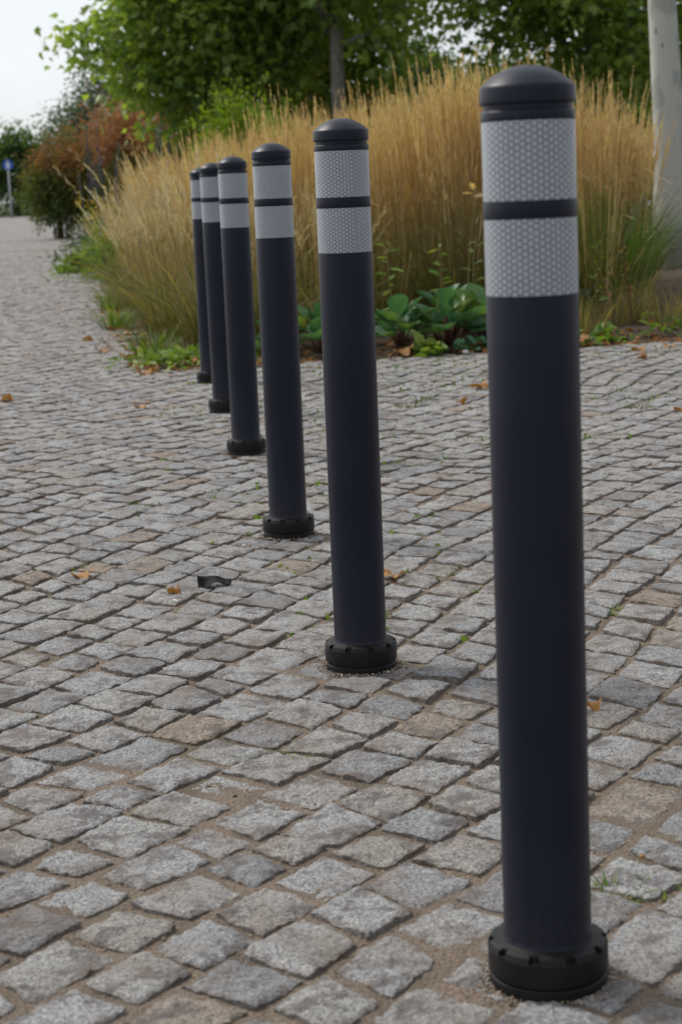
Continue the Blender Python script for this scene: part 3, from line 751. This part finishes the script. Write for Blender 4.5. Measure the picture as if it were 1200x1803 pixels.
fp = [(-.72, 10.55, 'olive and straw grass clump on the bed corner beside the last bollard', 0), (-.98, 11.5, 'straw coloured fountain grass clump next behind the bed corner', 0), (-1.08, 12.4, 'pale fluffy fountain grass clump midway along the left edge', 1),
      (-1.35, 13.5, 'whitish fountain grass clump below the leaning tan plumes', 1), (-1.55, 15.2, 'pale fountain grass clump before the purple spikes', 2), (-.42, 10.35, 'brownish dry grass clump behind the fourth and fifth bollards', 2), (-1.8, 17.0, 'small straw grass clump beside the yellow flowers', 2), (-.05, 10.7, 'brown grass clump behind the third bollard', 2)]
for x, y, lab, k in fp: place(fl[k], x, y, lab, random.uniform(.95, 1.08))

# ------------------------------------------------------------------ other bed plants
def broadleaf(label, loc, seed, n=20, sz=.165, h=.25, spread=.17):
    rg = np.random.default_rng(seed); t = thing('bergenia', label, 'leafy plant', loc, 0, 'broad leaved plants at the front of the bed')
    # cupped rounded leaf on a grid
    u = np.linspace(0, 1, 9); v = np.linspace(-1, 1, 7); U, Vv = np.meshgrid(u, v, indexing='ij')
    w = .36*np.sin(np.clip(U*.94+.06, 0, 1)*math.pi)**.55
    idx = np.arange(63).reshape(9, 7); f = np.stack([idx[:-1, :-1], idx[1:, :-1], idx[1:, 1:], idx[:-1, 1:]], axis=-1).reshape(-1, 4)
    B = Bag(); K = Bag()
    for k in range(n):
        a = k*2.4+rg.normal(0, .3); q = (k+.5)/n; el = 1.25-1.0*q+rg.normal(0, .1); s = sz*rg.uniform(.7, 1.15)
        cup = rg.uniform(.12, .45); bend = rg.uniform(.1, .6)
        X = w*Vv*(1+.07*np.sin(U*9+k)); Z = cup*w*Vv**2*1.3 - bend*U**2*.5 + .03*np.sin(U*11+Vv*5+k)
        T = np.stack([X, U, Z], axis=-1).reshape(-1, 3)
        d = np.array([[math.cos(a)*math.cos(el), math.sin(a)*math.cos(el), math.sin(el)]])
        Mx = spin(rot_to(d), np.array([rg.normal(0, .35)]))
        b = np.array([math.cos(a), math.sin(a), 0])*spread*q**.7*rg.uniform(.6, 1.0) + np.array([0, 0, h*(1-.75*q)*rg.uniform(.5, 1.0)+.02])
        V, F = stamp(T, [f], b[None], Mx, [s]); B.add(V, F, rg.beta(1.5, 1.8))
        K.add(*tube([(b[0]*.15, b[1]*.15, -.02), (b[0]*.6, b[1]*.6, b[2]*.55), tuple(b)], [.006, .005, .004], 6))
    B.build('leaves', M['berg'], t, True); K.build('stalks', M['redstem'], t, True); return t
for i, (x, y, s_, l_) in enumerate([(.36, 9.98, .95, 'broad leaved green plant just right of the second bollard'), (.60, 10.02, 1.1, 'broad leaved plant in the middle between the first and second bollards'), (.82, 10.1, 1.05, 'broad leaved plant half hidden by the left side of the nearest bollard'),
                         (-.06, 9.93, .95, 'broad leaved green plant between the third and second bollards'), (.68, 10.35, 1.15, 'tall brownish green broad leaved plant at the back of its group'), (-.33, 9.95, .6, 'small broad leaved plant seen between the fourth and third bollards')]):
    o = broadleaf(l_, (x, y, .02), 400+i); o.scale = (s_*.98, s_*.98, s_*.86)
def stalk_plant(name, label, loc, seed, h, nl, size, leaf, lean=(0, 0), cat='plant', stemm='twig', group=None, tone=(.3, .9), tpl=SLIM, start=.35):
    rg = np.random.default_rng(seed); t = thing(name, label, cat, loc, 0, group)
    z = np.linspace(0, h, 7); pts = np.stack([lean[0]*(z/h)**1.6, lean[1]*(z/h)**1.6, z-.02], axis=1)+rg.normal(0, .006, (7, 3))
    mesh('stem', *tube(pts, np.linspace(.0042, .0018, 7), 6), M[stemm], t, {'tone': np.full(42, .5)})
    q = np.linspace(start, 1, nl); P = np.stack([np.interp(q*h, z, pts[:, i]) for i in range(3)], axis=1)
    a = np.arange(nl)*2.3+rg.normal(0, .4, nl); d = np.stack([np.cos(a), np.sin(a), rg.uniform(-.3, .7, nl)], axis=1)
    V, F = stamp(tpl[0], tpl[1], P, spin(rot_to(d), rg.normal(0, .4, nl)), size*rg.uniform(.6, 1.1, nl)*(1.1-.4*q))
    mesh('leaves', V, F, M[leaf], t, {'tone': np.repeat(rg.uniform(*tone, nl), len(tpl[0]))}); return t
stalk_plant('leafy_stalk', 'thin leafy stalk with yellow green leaves beside the second bollard\'s band', (.33, 10.15, .02), 1, .56, 13, .105, 'weed', (-.03, 0), stemm='stem')
stalk_plant('leafy_stalk', 'thin leafy stalk rising from the middle of the broad leaved plants', (.61, 10.28, .02), 2, .55, 14, .09, 'weed', (-.02, 0), stemm='stem')
stalk_plant('leafy_stalk', 'thin grey green leafy stalk left of the nearest bollard', (.76, 10.3, .02), 3, .56, 13, .09, 'blue', (.03, 0), stemm='stem', tone=(.6, 1))
stalk_plant('dry_stalk', 'bare straw stalk with one drooping seed head left of the nearest bollard', (.73, 10.2, .02), 4, .86, 4, .13, 'plume', (.05, 0), stemm='stem', start=.93)
stalk_plant('dry_stalk', 'withered brown seed stalk right of the nearest bollard', (1.52, 10.5, .02), 5, .42, 12, .05, 'dead', (.04, 0), stemm='stem')
stalk_plant('dry_stalk', 'tall brown dock like stalk near the pale trunk', (1.68, 10.55, .02), 6, .52, 26, .045, 'dead', (-.06, 0), stemm='redstem', start=.3)
stalk_plant('leafy_stalk', 'thin yellow green weed stalk right of the nearest bollard', (1.50, 10.7, .02), 7, .52, 12, .075, 'weed', (.02, 0), stemm='stem')
stalk_plant('leafy_stalk', 'small leafy weed at the paving edge below the pale trunk', (1.70, 10.12, .0), 8, .17, 14, .085, 'weed', (0, 0), stemm='stem', start=.1)
def tuft(name, label, loc, seed, n, ln, wd, mat, arch=1.0, group=None, br=.05, cat='grass tuft', tone=(0, 1), up=1.1):
    rg = np.random.default_rng(seed); (V, F), k = blades(n, br, ln, wd, rg, arch, up)
    o = mesh(name, V, F, M[mat], None, {'tone': np.repeat(rg.uniform(*tone, n), 12)}); o.location = loc
    return tag(o, label, cat, group)
TG = 'low tufts at the front of the bed'
tuft('grass_tuft', 'upright yellowish grass tuft right beside the nearest bollard', (1.32, 10.3, .01), 1, 120, .26, .005, 'blade', .35, TG, .10, tone=(.4, .95))
tuft('grass_tuft', 'dry reddish grass tuft under the pale trunk', (1.86, 10.55, .01), 2, 70, .30, .005, 'blade', .6, TG, .09, tone=(.6, 1))
tuft('grass_tuft', 'green grass tuft at the far right of the bed front', (1.95, 10.35, .01), 3, 60, .18, .006, 'gblade', .8, TG, .08)
tuft('grass_tuft', 'wiry dark green grass clump filling the gap before the pale trunk', (1.72, 11.9, .02), 4, 420, .95, .005, 'gblade', .75, TG, .25, tone=(0, .6))
tuft('grass_tuft', 'wiry olive grass clump just right of the nearest bollard', (1.42, 11.7, .02), 5, 260, .75, .005, 'blade', .9, TG, .2, tone=(0, .6))
tuft('grass_tuft', 'wiry dark grass clump at the foot of the pale trunk', (1.80, 12.2, .02), 6, 420, .6, .005, 'gblade', .45, TG, .26, tone=(0, .55))
tuft('grass_tuft', 'dry straw grass clump between the wiry green ones', (1.76, 11.3, .02), 7, 90, .62, .005, 'blade', 1.0, TG, .15, tone=(.5, 1))
tuft('grass_tuft', 'bright green grass clump under the right hand plumes', (1.5, 12.6, .02), 8, 420, .95, .007, 'gblade', .55, TG, .25, tone=(.2, 1))
for k, (x, y, l_) in enumerate([(-1.0, 10.4, 'green weedy grass tuft at the foot of the corner grass'), (-1.75, 15.0, 'green weedy tuft on the path edge below the fluffy grass'), (-1.45, 12.7, 'yellow green tuft on the path edge left of the bed corner')]):
    tuft('grass_tuft', l_, (x, y, 0), 20+k, 130, .26, .007, 'gblade', 1.1, 'green tufts along the left edge of the bed', .12)
def herb(label, loc, seed, n, r, h, size, leaf, tpl=OVAL, tone=(.2, 1), group='low green plants'):
    rg = np.random.default_rng(seed); P = np.stack([rg.normal(0, r, n), rg.normal(0, r, n), rg.random(n)**1.3*h], axis=1)
    P[:, 2] *= np.clip(1.25-np.hypot(P[:, 0], P[:, 1])/(2.2*r), .15, 1)
    d = rg.normal(0, 1, (n, 3)); d[:, 2] = np.abs(d[:, 2])*.7
    V, F = stamp(tpl[0], tpl[1], P, spin(rot_to(d), rg.normal(0, .5, n)), size*rg.uniform(.5, 1.15, n))
    t = thing('low_plant', label, 'low plant', loc, 0, group)
    mesh('leaves', V, F, M[leaf], t, {'tone': np.repeat(rg.uniform(*tone, n), len(tpl[0]))}); return t
herb('bushy green plant on the path edge beyond the fluffy grasses', (-2.85, 23.5, 0), 1, 700, .16, .5, .11, 'weed', SLIM)
herb('sprawling green plant reaching onto the path at left', (-3.0, 22.6, 0), 2, 380, .13, .2, .12, 'weed', SLIM)
herb('grey green leafy plant behind the sprawling path edge plant', (-3.35, 27.0, 0), 3, 700, .26, .65, .12, 'blue', SLIM)
herb('yellow green plant next to the yellow flowers', (-2.35, 20.5, 0), 4, 600, .25, .75, .09, 'light', SLIM)
herb('patch of low green weeds at the bed corner before the last bollards', (-.78, 9.85, .01), 5, 420, .15, .07, .055, 'weed')
herb('second patch of low weeds further along the bed corner', (-.55, 10.0, .01), 6, 300, .13, .07, .05, 'weed')
herb('small bright rosette weed at the paving edge below the broad leaved plants', (.52, 9.78, .0), 7, 40, .06, .06, .09, 'weed')
herb('low green weed at the paving edge left of the nearest bollard', (.74, 9.85, .0), 8, 50, .06, .07, .07, 'berg', tone=(0, .5))
herb('low blue green weed at the paving edge right of the nearest bollard', (1.44, 10.05, .0), 9, 70, .06, .08, .065, 'weed', tone=(.1, .7))
herb('leafy weed close to the nearest bollard\'s right side', (1.27, 10.05, .0), 10, 60, .05, .08, .06, 'weed')
herb('sparse leafy weed patch under the pale trunk', (1.9, 10.3, .0), 11, 60, .10, .10, .05, 'weed', tone=(0, .5))
herb('grey green leafy weed between the wiry grasses', (1.6, 11.2, .0), 12, 220, .15, .25, .06, 'blue')
# purple spikes and yellow flowers inside the left of the bed
def spikes(label, loc, seed, n, h, mat, r=.2):
    rg = np.random.default_rng(seed); t = thing('flowering_plant', label, 'flower', loc, 0, 'flowers in the left of the bed')
    P, a = stems_of(n, r, h, .1, .1, (0, 0), 5, .4, rg); V, F = ribbons(P, np.full((n, 5), .006), side_of(n, rg))
    mesh('stems', V, F, M['gblade'], t, {'tone': np.full(len(V), .4)})
    (V, F), m = plumes(P, .62, 26, .035, .022, .6, rg); mesh('blossom', V, F, M[mat], t, {'tone': np.repeat(rg.random(m), 6)}); return t
spikes('dark purple flower spikes standing behind the leaning tan plumes', (-2.25, 19.0, 0), 1, 13, 1.35, 'purple', .14)
spikes('second group of dark purple flower spikes further right in the grass', (-1.75, 19.6, 0), 2, 10, 1.45, 'purple', .12)
def yellow(label, loc, seed):
    rg = np.random.default_rng(seed); t = thing('flowering_plant', label, 'flower', loc, 0, 'flowers in the left of the bed')
    P, a = stems_of(14, .12, .8, .12, .2, (0, 0), 5, .5, rg); V, F = ribbons(P, np.full((14, 5), .006), side_of(14, rg))
    mesh('stems', V, F, M['gblade'], t, {'tone': np.full(len(V), .5)})
    V, F, tn = foliage(P[:, -1], 14, .035, .03, QUAD); mesh('blossom', V, F, M['yellow'], t, {'tone': tn}); return t
yellow('small yellow flowers in the paler grass at the left of the bed', (-2.12, 18.2, 0), 3)

# ------------------------------------------------------------------ small things lying on the paving
def dead_leaf(label, x, y, size, rz, curl, tone, z=.006, name='fallen_leaf', group='fallen leaves on the cobbles', mat='dead', wide=.75):
    rg = np.random.default_rng(int(abs(x*1000)+abs(y*77)))
    n = 9; u = np.linspace(-1, 1, n); U, V_ = np.meshgrid(u, u, indexing='ij')
    an = np.arctan2(V_, U); rr = np.maximum(np.abs(U), np.abs(V_))
    rad = rr*(1+.22*np.cos(5*an+.4)+.06*np.sin(11*an))*.5
    X = rad*np.cos(an); Y = rad*np.sin(an)*wide
    Z = curl*(.9*X**2*2+.5*np.sin(Y*7+1)*.22+.22*np.sin(X*9+Y*5)*rr) + .02
    P = np.stack([X, Y, Z], axis=-1).reshape(-1, 3)*size
    i = np.arange(n*n).reshape(n, n); F = np.stack([i[:-1, :-1], i[1:, :-1], i[1:, 1:], i[:-1, 1:]], axis=-1).reshape(-1, 4)
    st, sf = ribbons(np.array([[(.42*size, 0, .03*size), (.56*size, .02*size, .04*size), (.70*size, .07*size, .02*size)]]), np.array([[.03, .025, .02]])*size, np.array([[0, 1., 0]]))
    B = Bag(); B.add(P, [F], np.clip(tone+.25*vnoise(P[:, 0]*60, P[:, 1]*60, 3), 0, 1)); B.add(st, sf, tone)
    o = B.build(name, M[mat], None, True); o.location = (x, y, z); o.rotation_euler = (rg.normal(0, .12), rg.normal(0, .12), rz)
    return tag(o, label, 'leaf', group)
LV = [(-.615, 4.332, .052, .3, .5, .75, 'yellow tan fallen leaf lying alone far left of the second bollard'), (-.379, 4.098, .032, 1.2, .9, .45, 'small orange crumpled leaf just left of the black scrap'), (.11, 4.183, .052, 2.6, .5, .6, 'orange leaf on the cobbles directly behind the second bollard'),
      (.407, 3.039, .03, .5, 1.0, .55, 'curled tan leaf at the right side of the nearest bollard'), (-.939, 9.324, .10, .1, .8, .35, 'large orange brown leaf at the bed corner on the paving'), (-1.475, 8.366, .08, 1.9, .5, .55, 'tan leaf on the cobbles at the left picture edge'),
      (.625, 8.079, .08, .9, .5, .6, 'orange tan leaf close left of the nearest bollard\'s shaft'), (.499, 7.501, .05, 2.2, .8, .3, 'small red brown leaf on the mossy cobbles left of the nearest bollard'), (1.551, 9.515, .075, .4, .5, .45, 'orange leaf near the bed edge below the pale trunk'),
      (1.50, 9.12, .06, 1.4, .5, .3, 'second orange leaf just in front of the one near the bed edge'), (1.72, 9.602, .07, 2.9, .6, .55, 'tan leaf at the far right on the paving near the bed'), (1.286, 6.967, .05, .6, .6, .4, 'orange leaf at the right picture edge on the cobbles'),
      (-1.447, 12.54, .10, .7, .5, .3, 'brown leaf on the path left of the bed edge'), (-1.536, 11.74, .09, 1.7, .5, .45, 'brown leaf nearer on the path, in front of the first brown one'), (-1.338, 10.83, .09, .2, .5, .4, 'brown leaf on the path by the long joint line'), (-.82, 7.863, .06, .2, .5, .65, 'tan leaf on the cobbles left of the fifth bollard'),
      (-.968, 9.948, .08, 1.1, .5, .4, 'brown leaf on the path beside the corner weeds'), (.135, 7.139, .045, 1.1, .5, .5, 'small tan leaf on the paving close right of the second bollard')]
for x, y, s_, rz, cu, tn, lab in LV: dead_leaf(lab, x, y, s_, rz, cu, tn, .004)
for k, (x, y, l_) in enumerate([(1.5, 10.35, 'brown leaf on the soil beside the withered stalk'), (1.62, 10.3, 'reddish leaf on the soil under the dock like stalk'), (1.95, 10.15, 'orange leaf on the soil at the far right'), (1.3, 9.92, 'brown leaf at the paving edge beside the nearest bollard'), (.8, 9.9, 'curled brown leaf under the broad leaved plants'), (.36, 9.72, 'red brown leaf before the broad leaved plants'), (-.5, 9.75, 'brown leaf among the corner weeds'), (-.7, 9.7, 'tan leaf among the corner weeds')]):
    dead_leaf(l_, x, y, .10, k*1.3, .5, .15+.07*k, .025, group='fallen leaves in the bed')
# black crumpled scrap
def scrap():
    n = 17; m = 7; u = np.linspace(-1, 1, n); v = np.linspace(-1, 1, m); U, Vv = np.meshgrid(u, v, indexing='ij')
    w = (1-.55*np.abs(U)**3)*(1-.2*np.exp(-((U-.02)/.25)**2))
    X = U*.038; Y = Vv*.021*w; Z = .0045*np.cos(U*4.4-.3) + .009*Vv*np.clip(-U*1.6, 0, 1) + .003*Vv + .005*Vv**2 + .009
    T = np.stack([X, Y, Z], axis=-1).reshape(-1, 3); T2 = T+np.array([0, 0, -.0018])
    i = np.arange(n*m).reshape(n, m); f = np.stack([i[:-1, :-1], i[1:, :-1], i[1:, 1:], i[:-1, 1:]], axis=-1).reshape(-1, 4)
    ring = np.concatenate([i[:-1, 0], i[-1, :-1], i[:0:-1, -1], i[0, :0:-1]]); q = n*m
    f3 = np.stack([ring, ring+q, np.roll(ring, -1)+q, np.roll(ring, -1)], axis=1)
    o = mesh('black_scrap', np.concatenate([T, T2]), [np.concatenate([f, f[:, ::-1]+q, f3])], M['scrap'], None, None, True)
    o.location = (-.294, 4.17, .0); o.rotation_euler = (0, 0, .12); tag(o, 'crumpled black scrap lying on the cobbles left of the second bollard', 'scrap')
scrap()
def pebble(label, x, y, s_, mat='white', sq=(1, .7, .6), rz=0, name='pebble', cat='pebble'):
    n = 10; m = 7; a = np.arange(n)*2*math.pi/n; ph = np.linspace(-1.4, 1.4, m); V = []
    for p_ in ph:
        for q in a:
            k = 1+.14*math.sin(q*3+p_*2+x*50); V.append((math.cos(p_)*math.cos(q)*sq[0]*k, math.cos(p_)*math.sin(q)*sq[1]*k, math.sin(p_)*sq[2]))
    i = np.arange(m-1)[:, None]*n; j = np.arange(n)[None]; F = np.stack([i+j, i+(j+1) % n, i+n+(j+1) % n, i+n+j], axis=-1).reshape(-1, 4)
    o = mesh(name, np.array(V)*s_, [F, np.array([list(range(n))[::-1]]), np.array([[(m-1)*n+q for q in range(n)]])], M[mat], None, {'tone': np.full(n*m, .6)}, True)
    o.location = (x, y, .006+s_*sq[2]*.6); o.rotation_euler = (0, 0, rz); return tag(o, label, cat)
pebble('small white pebble on the cobbles in front of the third bollard', -.246, 4.609, .006)
pebble('tiny red and tan crumb beside the white pebble', -.231, 4.606, .004, 'dead', name='crumb', cat='crumb')
pebble('thin white sliver lying below the small orange crumpled leaf', -.369, 4.003, .011, sq=(1, .25, .2), rz=2.2, name='sliver', cat='sliver')
pebble('small tan stone chip on the cobble beside the weed tufts at lower right', .373, 2.323, .0045, 'dead')
pebble('white quartz pebble at the edge of the bed below the broad leaved plants', .68, 9.7, .018)
pebble('pale round pebble on the soil among the broad leaved plants', .53, 9.93, .03)
# weeds and moss growing in joints
def snap(x, y):
    """nearest joint: move away from stone centres"""
    c = Q.mean(1); d = np.hypot(c[:, 0]-x, c[:, 1]-y); k = np.argsort(d)[:3]; p = c[k[:2]].mean(0); return float(p[0]), float(p[1])
TW = [(.309, 2.255, .026, 'green weed tuft in the joint just right of the nearest bollard\'s foot', 70), (.368, 2.229, .024, 'green weed tuft at the lower right picture edge', 60), (-.087, 2.902, .022, 'flat green tuft in a joint in the lower middle of the picture', 50), (-.194, 3.024, .015, 'tiny green tuft up and left of the flat one in the lower middle', 30),
      (.129, 2.915, .017, 'tiny moss tuft in a joint left of the nearest bollard\'s shaft', 34), (-.387, 2.83, .018, 'tiny green tuft in a joint at the lower left', 30), (.266, 4.011, .022, 'green tuft in a joint between the first and second bollards', 46), (-.622, 4.482, .022, 'green tuft in a joint just behind the yellow tan leaf', 40),
      (-.378, 4.723, .022, 'green tuft in a joint left of the third bollard\'s foot', 40), (-.497, 3.252, .018, 'green tuft in a joint at the left middle of the paving', 30), (-.514, 2.661, .015, 'tiny green tuft at the lower left picture edge', 30), (.602, 3.778, .022, 'green tuft in a joint right of the nearest bollard\'s shaft', 40), (.496, 2.728, .016, 'tiny green tuft at the right picture edge beyond the curled leaf', 26),
      (-.269, 3.70, .018, 'tiny green tuft in a joint left of the second bollard\'s shaft', 28), (-.158, 3.641, .016, 'tiny green tuft nearer to the left of the second bollard\'s shaft', 26),
      (.843, 5.141, .03, 'flat green moss patch at the right of the nearest bollard', 90), (.113, 7.726, .04, 'small grassy tuft in the paving touching the second bollard\'s right side', 70), (.265, 7.50, .05, 'broader grassy tuft right of the small grassy one', 110), (.362, 7.737, .05, 'grassy tuft behind the broader one', 90),
      (1.126, 7.153, .045, 'green grass patch on the paving right of the nearest bollard', 90), (.595, 8.162, .045, 'mossy tuft touching the nearest bollard\'s left side', 80), (-.111, 7.726, .03, 'green tuft between the second bollard and the third', 50), (-.89, 5.37, .026, 'green tuft in a joint near the left picture edge', 50)]
for k, (x, y, s_, lab, n) in enumerate(TW):
    x, y = snap(x, y); tuft('weed_tuft', lab, (x, y, -.002), 500+k, int(n*3.2) if y < 5 else n, s_*(1.3 if y < 5 else 1.0), .0045 if y < 5 else .006, 'gblade' if y < 5 else 'blade', 1.2, 'weed tufts in the paving joints', s_*.95, 'weed tuft', (.2, 1) if y < 5 else (.1, .6))

# moss and fine weeds filling many far joints near the bed: nobody could count them
def moss():
    n = 9000; y = 3.0+6.8*rng.random(n)**.6; x = rng.random(n)*(.19*y+1.0)*1.15-.75
    k = vnoise(x*1.6, y*1.6, 77)+.5*vnoise(x*5, y*5, 78) > .18-.09*(y-6)
    x, y = x[k], y[k]; k = ~in_bed(x, y); x, y = x[k], y[k]; n = len(x)
    P = np.stack([x, y, np.full(n, -.010)], axis=1)
    d = rng.normal(0, 1, (n, 3)); d[:, 2] = np.abs(d[:, 2])*1.1+.25
    V, F = stamp(QUAD[0], QUAD[1], P, spin(rot_to(d), rng.random(n)*6), rng.uniform(.010, .022, n))
    o = mesh('moss', V, F, M['weed'], None, {'tone': np.repeat(rng.random(n)*.8, 4)}); tag(o, 'fine moss and weeds greening the joints near the bed', 'moss', kind='stuff')
moss()
def litter():
    n = 900; x = rng.uniform(-.95, 2.4, n); y = bed_front(x)+np.abs(rng.normal(0, .28, n))-.10
    k = rng.random(n) < .3; yl = rng.uniform(9.6, 16, n); y = np.where(k, yl, y); x = np.where(k, bed_left(yl)+rng.normal(.05, .1, n), x)
    P = np.stack([x, y, np.maximum(soil_z(x, y), -.004)+.008], axis=1); d = rng.normal(0, 1, (n, 3)); d[:, 2] *= .25
    V, F = stamp(PALM[0], PALM[1], P, spin(rot_to(d), rng.normal(0, .5, n)), rng.uniform(.015, .055, n))
    o = mesh('leaf_litter', V, F, M['dead'], None, {'tone': np.repeat(rng.random(n)*.6, len(PALM[0]))}); tag(o, 'brown leaf litter gathered on the soil along the edge of the bed', 'leaf litter', kind='stuff')
litter()
for k, (x, y, l_) in enumerate([(1.42, 10.45, 'short straw tuft behind the yellowish one beside the nearest bollard'), (1.60, 10.75, 'ragged straw tuft between the withered stalk and the dock like stalk'), (1.78, 10.9, 'ragged brown tuft left of the foot of the pale trunk'), (2.05, 10.9, 'pale dry tuft in front of the pale trunk')]):
    tuft('grass_tuft', l_, (x, y, .01), 60+k, 80, (.24, .34, .36, .28)[k], .0055, 'blade', .7, TG, .1, tone=(.55, 1))

# ------------------------------------------------------------------ far sign and blocks
sg = thing('road_sign', 'round blue sign with a white walking figure on a slim grey pole', 'sign', (-16.5, 99, 0))
mesh('pole', *tube([(0, 0, -.1), (0, 0, 1.5), (0, 0, 2.95)], [.05]*3, 12), M['pole'], sg, None, True)
a = np.arange(40)*2*math.pi/40
def disc(r, y0, y1, zc):
    V = np.concatenate([np.stack([r*np.cos(a), np.full(40, y), zc+r*np.sin(a)], axis=1) for y in (y0, y1)])
    i = np.arange(40); return V, [np.stack([i, (i+1) % 40, 40+(i+1) % 40, 40+i], axis=1), np.array([list(range(40))]), np.array([list(range(79, 39, -1))])]
pl = mesh('sign_plate', *disc(.27, -.075, -.055, 2.74), M['blue_sign'], sg)
def poly(P2, y, t=.006):
    n = len(P2); V = np.array([(x, y, z) for x, z in P2]+[(x, y+t, z) for x, z in P2]); i = np.arange(n)
    return V, [np.array([list(range(n))]), np.array([list(range(2*n-1, n-1, -1))]), np.stack([i, (i+1) % n, n+(i+1) % n, n+i], axis=1)]
B = Bag()
for P2 in ([(.045*math.cos(q), 2.90+.045*math.sin(q)) for q in a[::4]], [(-.05, 2.84), (.05, 2.84), (.06, 2.66), (-.05, 2.66)], [(-.05, 2.66), (.0, 2.66), (-.07, 2.50), (-.12, 2.52)], [(.0, 2.66), (.06, 2.66), (.12, 2.52), (.07, 2.50)], [(-.05, 2.84), (-.04, 2.79), (-.12, 2.69), (-.14, 2.72)], [(.05, 2.84), (.13, 2.72), (.11, 2.69), (.04, 2.78)]):
    B.add(*poly(P2, -.082))
B.build('walking_figure', M['white_sign'], pl)
def block(label, x, y, w, h):
    import bmesh
    bm = bmesh.new(); bmesh.ops.create_cube(bm, size=1.0)
    for v in bm.verts: v.co = (v.co.x*w*(1-.12*(v.co.z > 0)), v.co.y*.5*(1-.12*(v.co.z > 0)), v.co.z*h)
    bmesh.ops.bevel(bm, geom=list(bm.edges), offset=.06, segments=2, affect='EDGES')
    me = bpy.data.meshes.new('stone_block'); bm.to_mesh(me); bm.free(); me.materials.append(M['stoneblock'])
    o = bpy.data.objects.new('stone_block', me); C.objects.link(o); o.location = (x, y, h/2-.05); tag(o, label, 'stone block', 'stone blocks at the far edge of the plaza')
M['stoneblock'] = plain('stone block', (.40, .38, .34), .9, (6, .6, .03), .3, (3, (.28, .27, .24)))
block('long pale stone block at the far end of the plaza right of the sign', -14.4, 100, .8, .34)
block('smaller mossy stone block at the far end beside the rusty shrub', -13.3, 101, .5, .32)

# ------------------------------------------------------------------ light, sky, camera
SUN_EL, SUN_AZ = 48, -52        # degrees; azimuth from +Y, negative = to the left
w = bpy.data.worlds.new('World'); S.world = w; w.use_nodes = True
nt = w.node_tree; nt.nodes.clear()
out = N(nt, 'OutputWorld'); bg = N(nt, 'Background', Strength=.10)
sky = N(nt, 'TexSky', sky_type='NISHITA'); sky.sun_disc = False; sky.sun_elevation = R(SUN_EL); sky.sun_rotation = R(SUN_AZ)
sky.air_density = 1.0; sky.dust_density = 2.5; sky.ozone_density = 1.0
tc = N(nt, 'TexCoord').outputs['Generated']
mp = N(nt, 'Mapping'); mp.inputs['Scale'].default_value = (1.2, 1.2, 4.2); L(nt, tc, mp.inputs[0])
cl = noise(nt, mp.outputs[0], 1.9, 5, .55)
cf = ramp(nt, cl, [(.3, (.70, .70, .70)), (.62, (.97, .97, .97))])
cc = ramp(nt, noise(nt, mp.outputs[0], 3.1, 4, .5), [(.3, (6.3, 6.75, 7.2)), (.7, (7.6, 7.9, 8.1))])
dt = N(nt, 'VectorMath', operation='DOT_PRODUCT'); L(nt, tc, dt.inputs[0]); dt.inputs[1].default_value = (math.sin(R(SUN_AZ))*.9, math.cos(R(SUN_AZ))*.9, .42)
gl = ramp(nt, math_(nt, 'ADD', math_(nt, 'MULTIPLY', dt.outputs['Value'], .5), .5), [(.08, (.50, .51, .54)), (.5, (.80, .80, .82)), (.85, (1.06, 1.06, 1.06)), (1, (1.3, 1.29, 1.27))])
L(nt, mixc(nt, 1.0, mixc(nt, cf, sky.outputs[0], cc), gl, 'MULTIPLY'), bg.inputs['Color']); L(nt, bg.outputs[0], out.inputs[0])
sl = bpy.data.lights.new('sun', 'SUN'); sl.energy = 2.0; sl.angle = R(14); sl.color = (1, .945, .87)
so = bpy.data.objects.new('sun', sl); C.objects.link(so)
az, el = R(SUN_AZ), R(SUN_EL)
dv = Vector((math.sin(az)*math.cos(el), math.cos(az)*math.cos(el), math.sin(el)))
so.rotation_euler = dv.to_track_quat('Z', 'Y').to_euler(); so.location = dv*30
cam = bpy.data.cameras.new('camera'); co_ = bpy.data.objects.new('camera', cam); C.objects.link(co_)
cam.sensor_fit = 'VERTICAL'; cam.sensor_height = 36; cam.sensor_width = 24; cam.lens = 36*3295.19/1803
cam.clip_start = .05; cam.clip_end = 3000
co_.matrix_world = Matrix.Translation((0, 0, .88286)) @ Matrix.Rotation(math.pi/2-.17187, 4, 'X') @ Matrix.Rotation(-.042337, 4, 'Z')
cam.dof.use_dof = True; cam.dof.focus_distance = 3.6; cam.dof.aperture_fstop = 9.0
S.camera = co_
S.view_settings.view_transform = 'Standard'; S.view_settings.look = 'None'; S.view_settings.exposure = .31; S.view_settings.gamma = 1
S.cycles.use_denoising = True
S.cycles.max_bounces = 8; S.cycles.transmission_bounces = 6; S.cycles.diffuse_bounces = 6
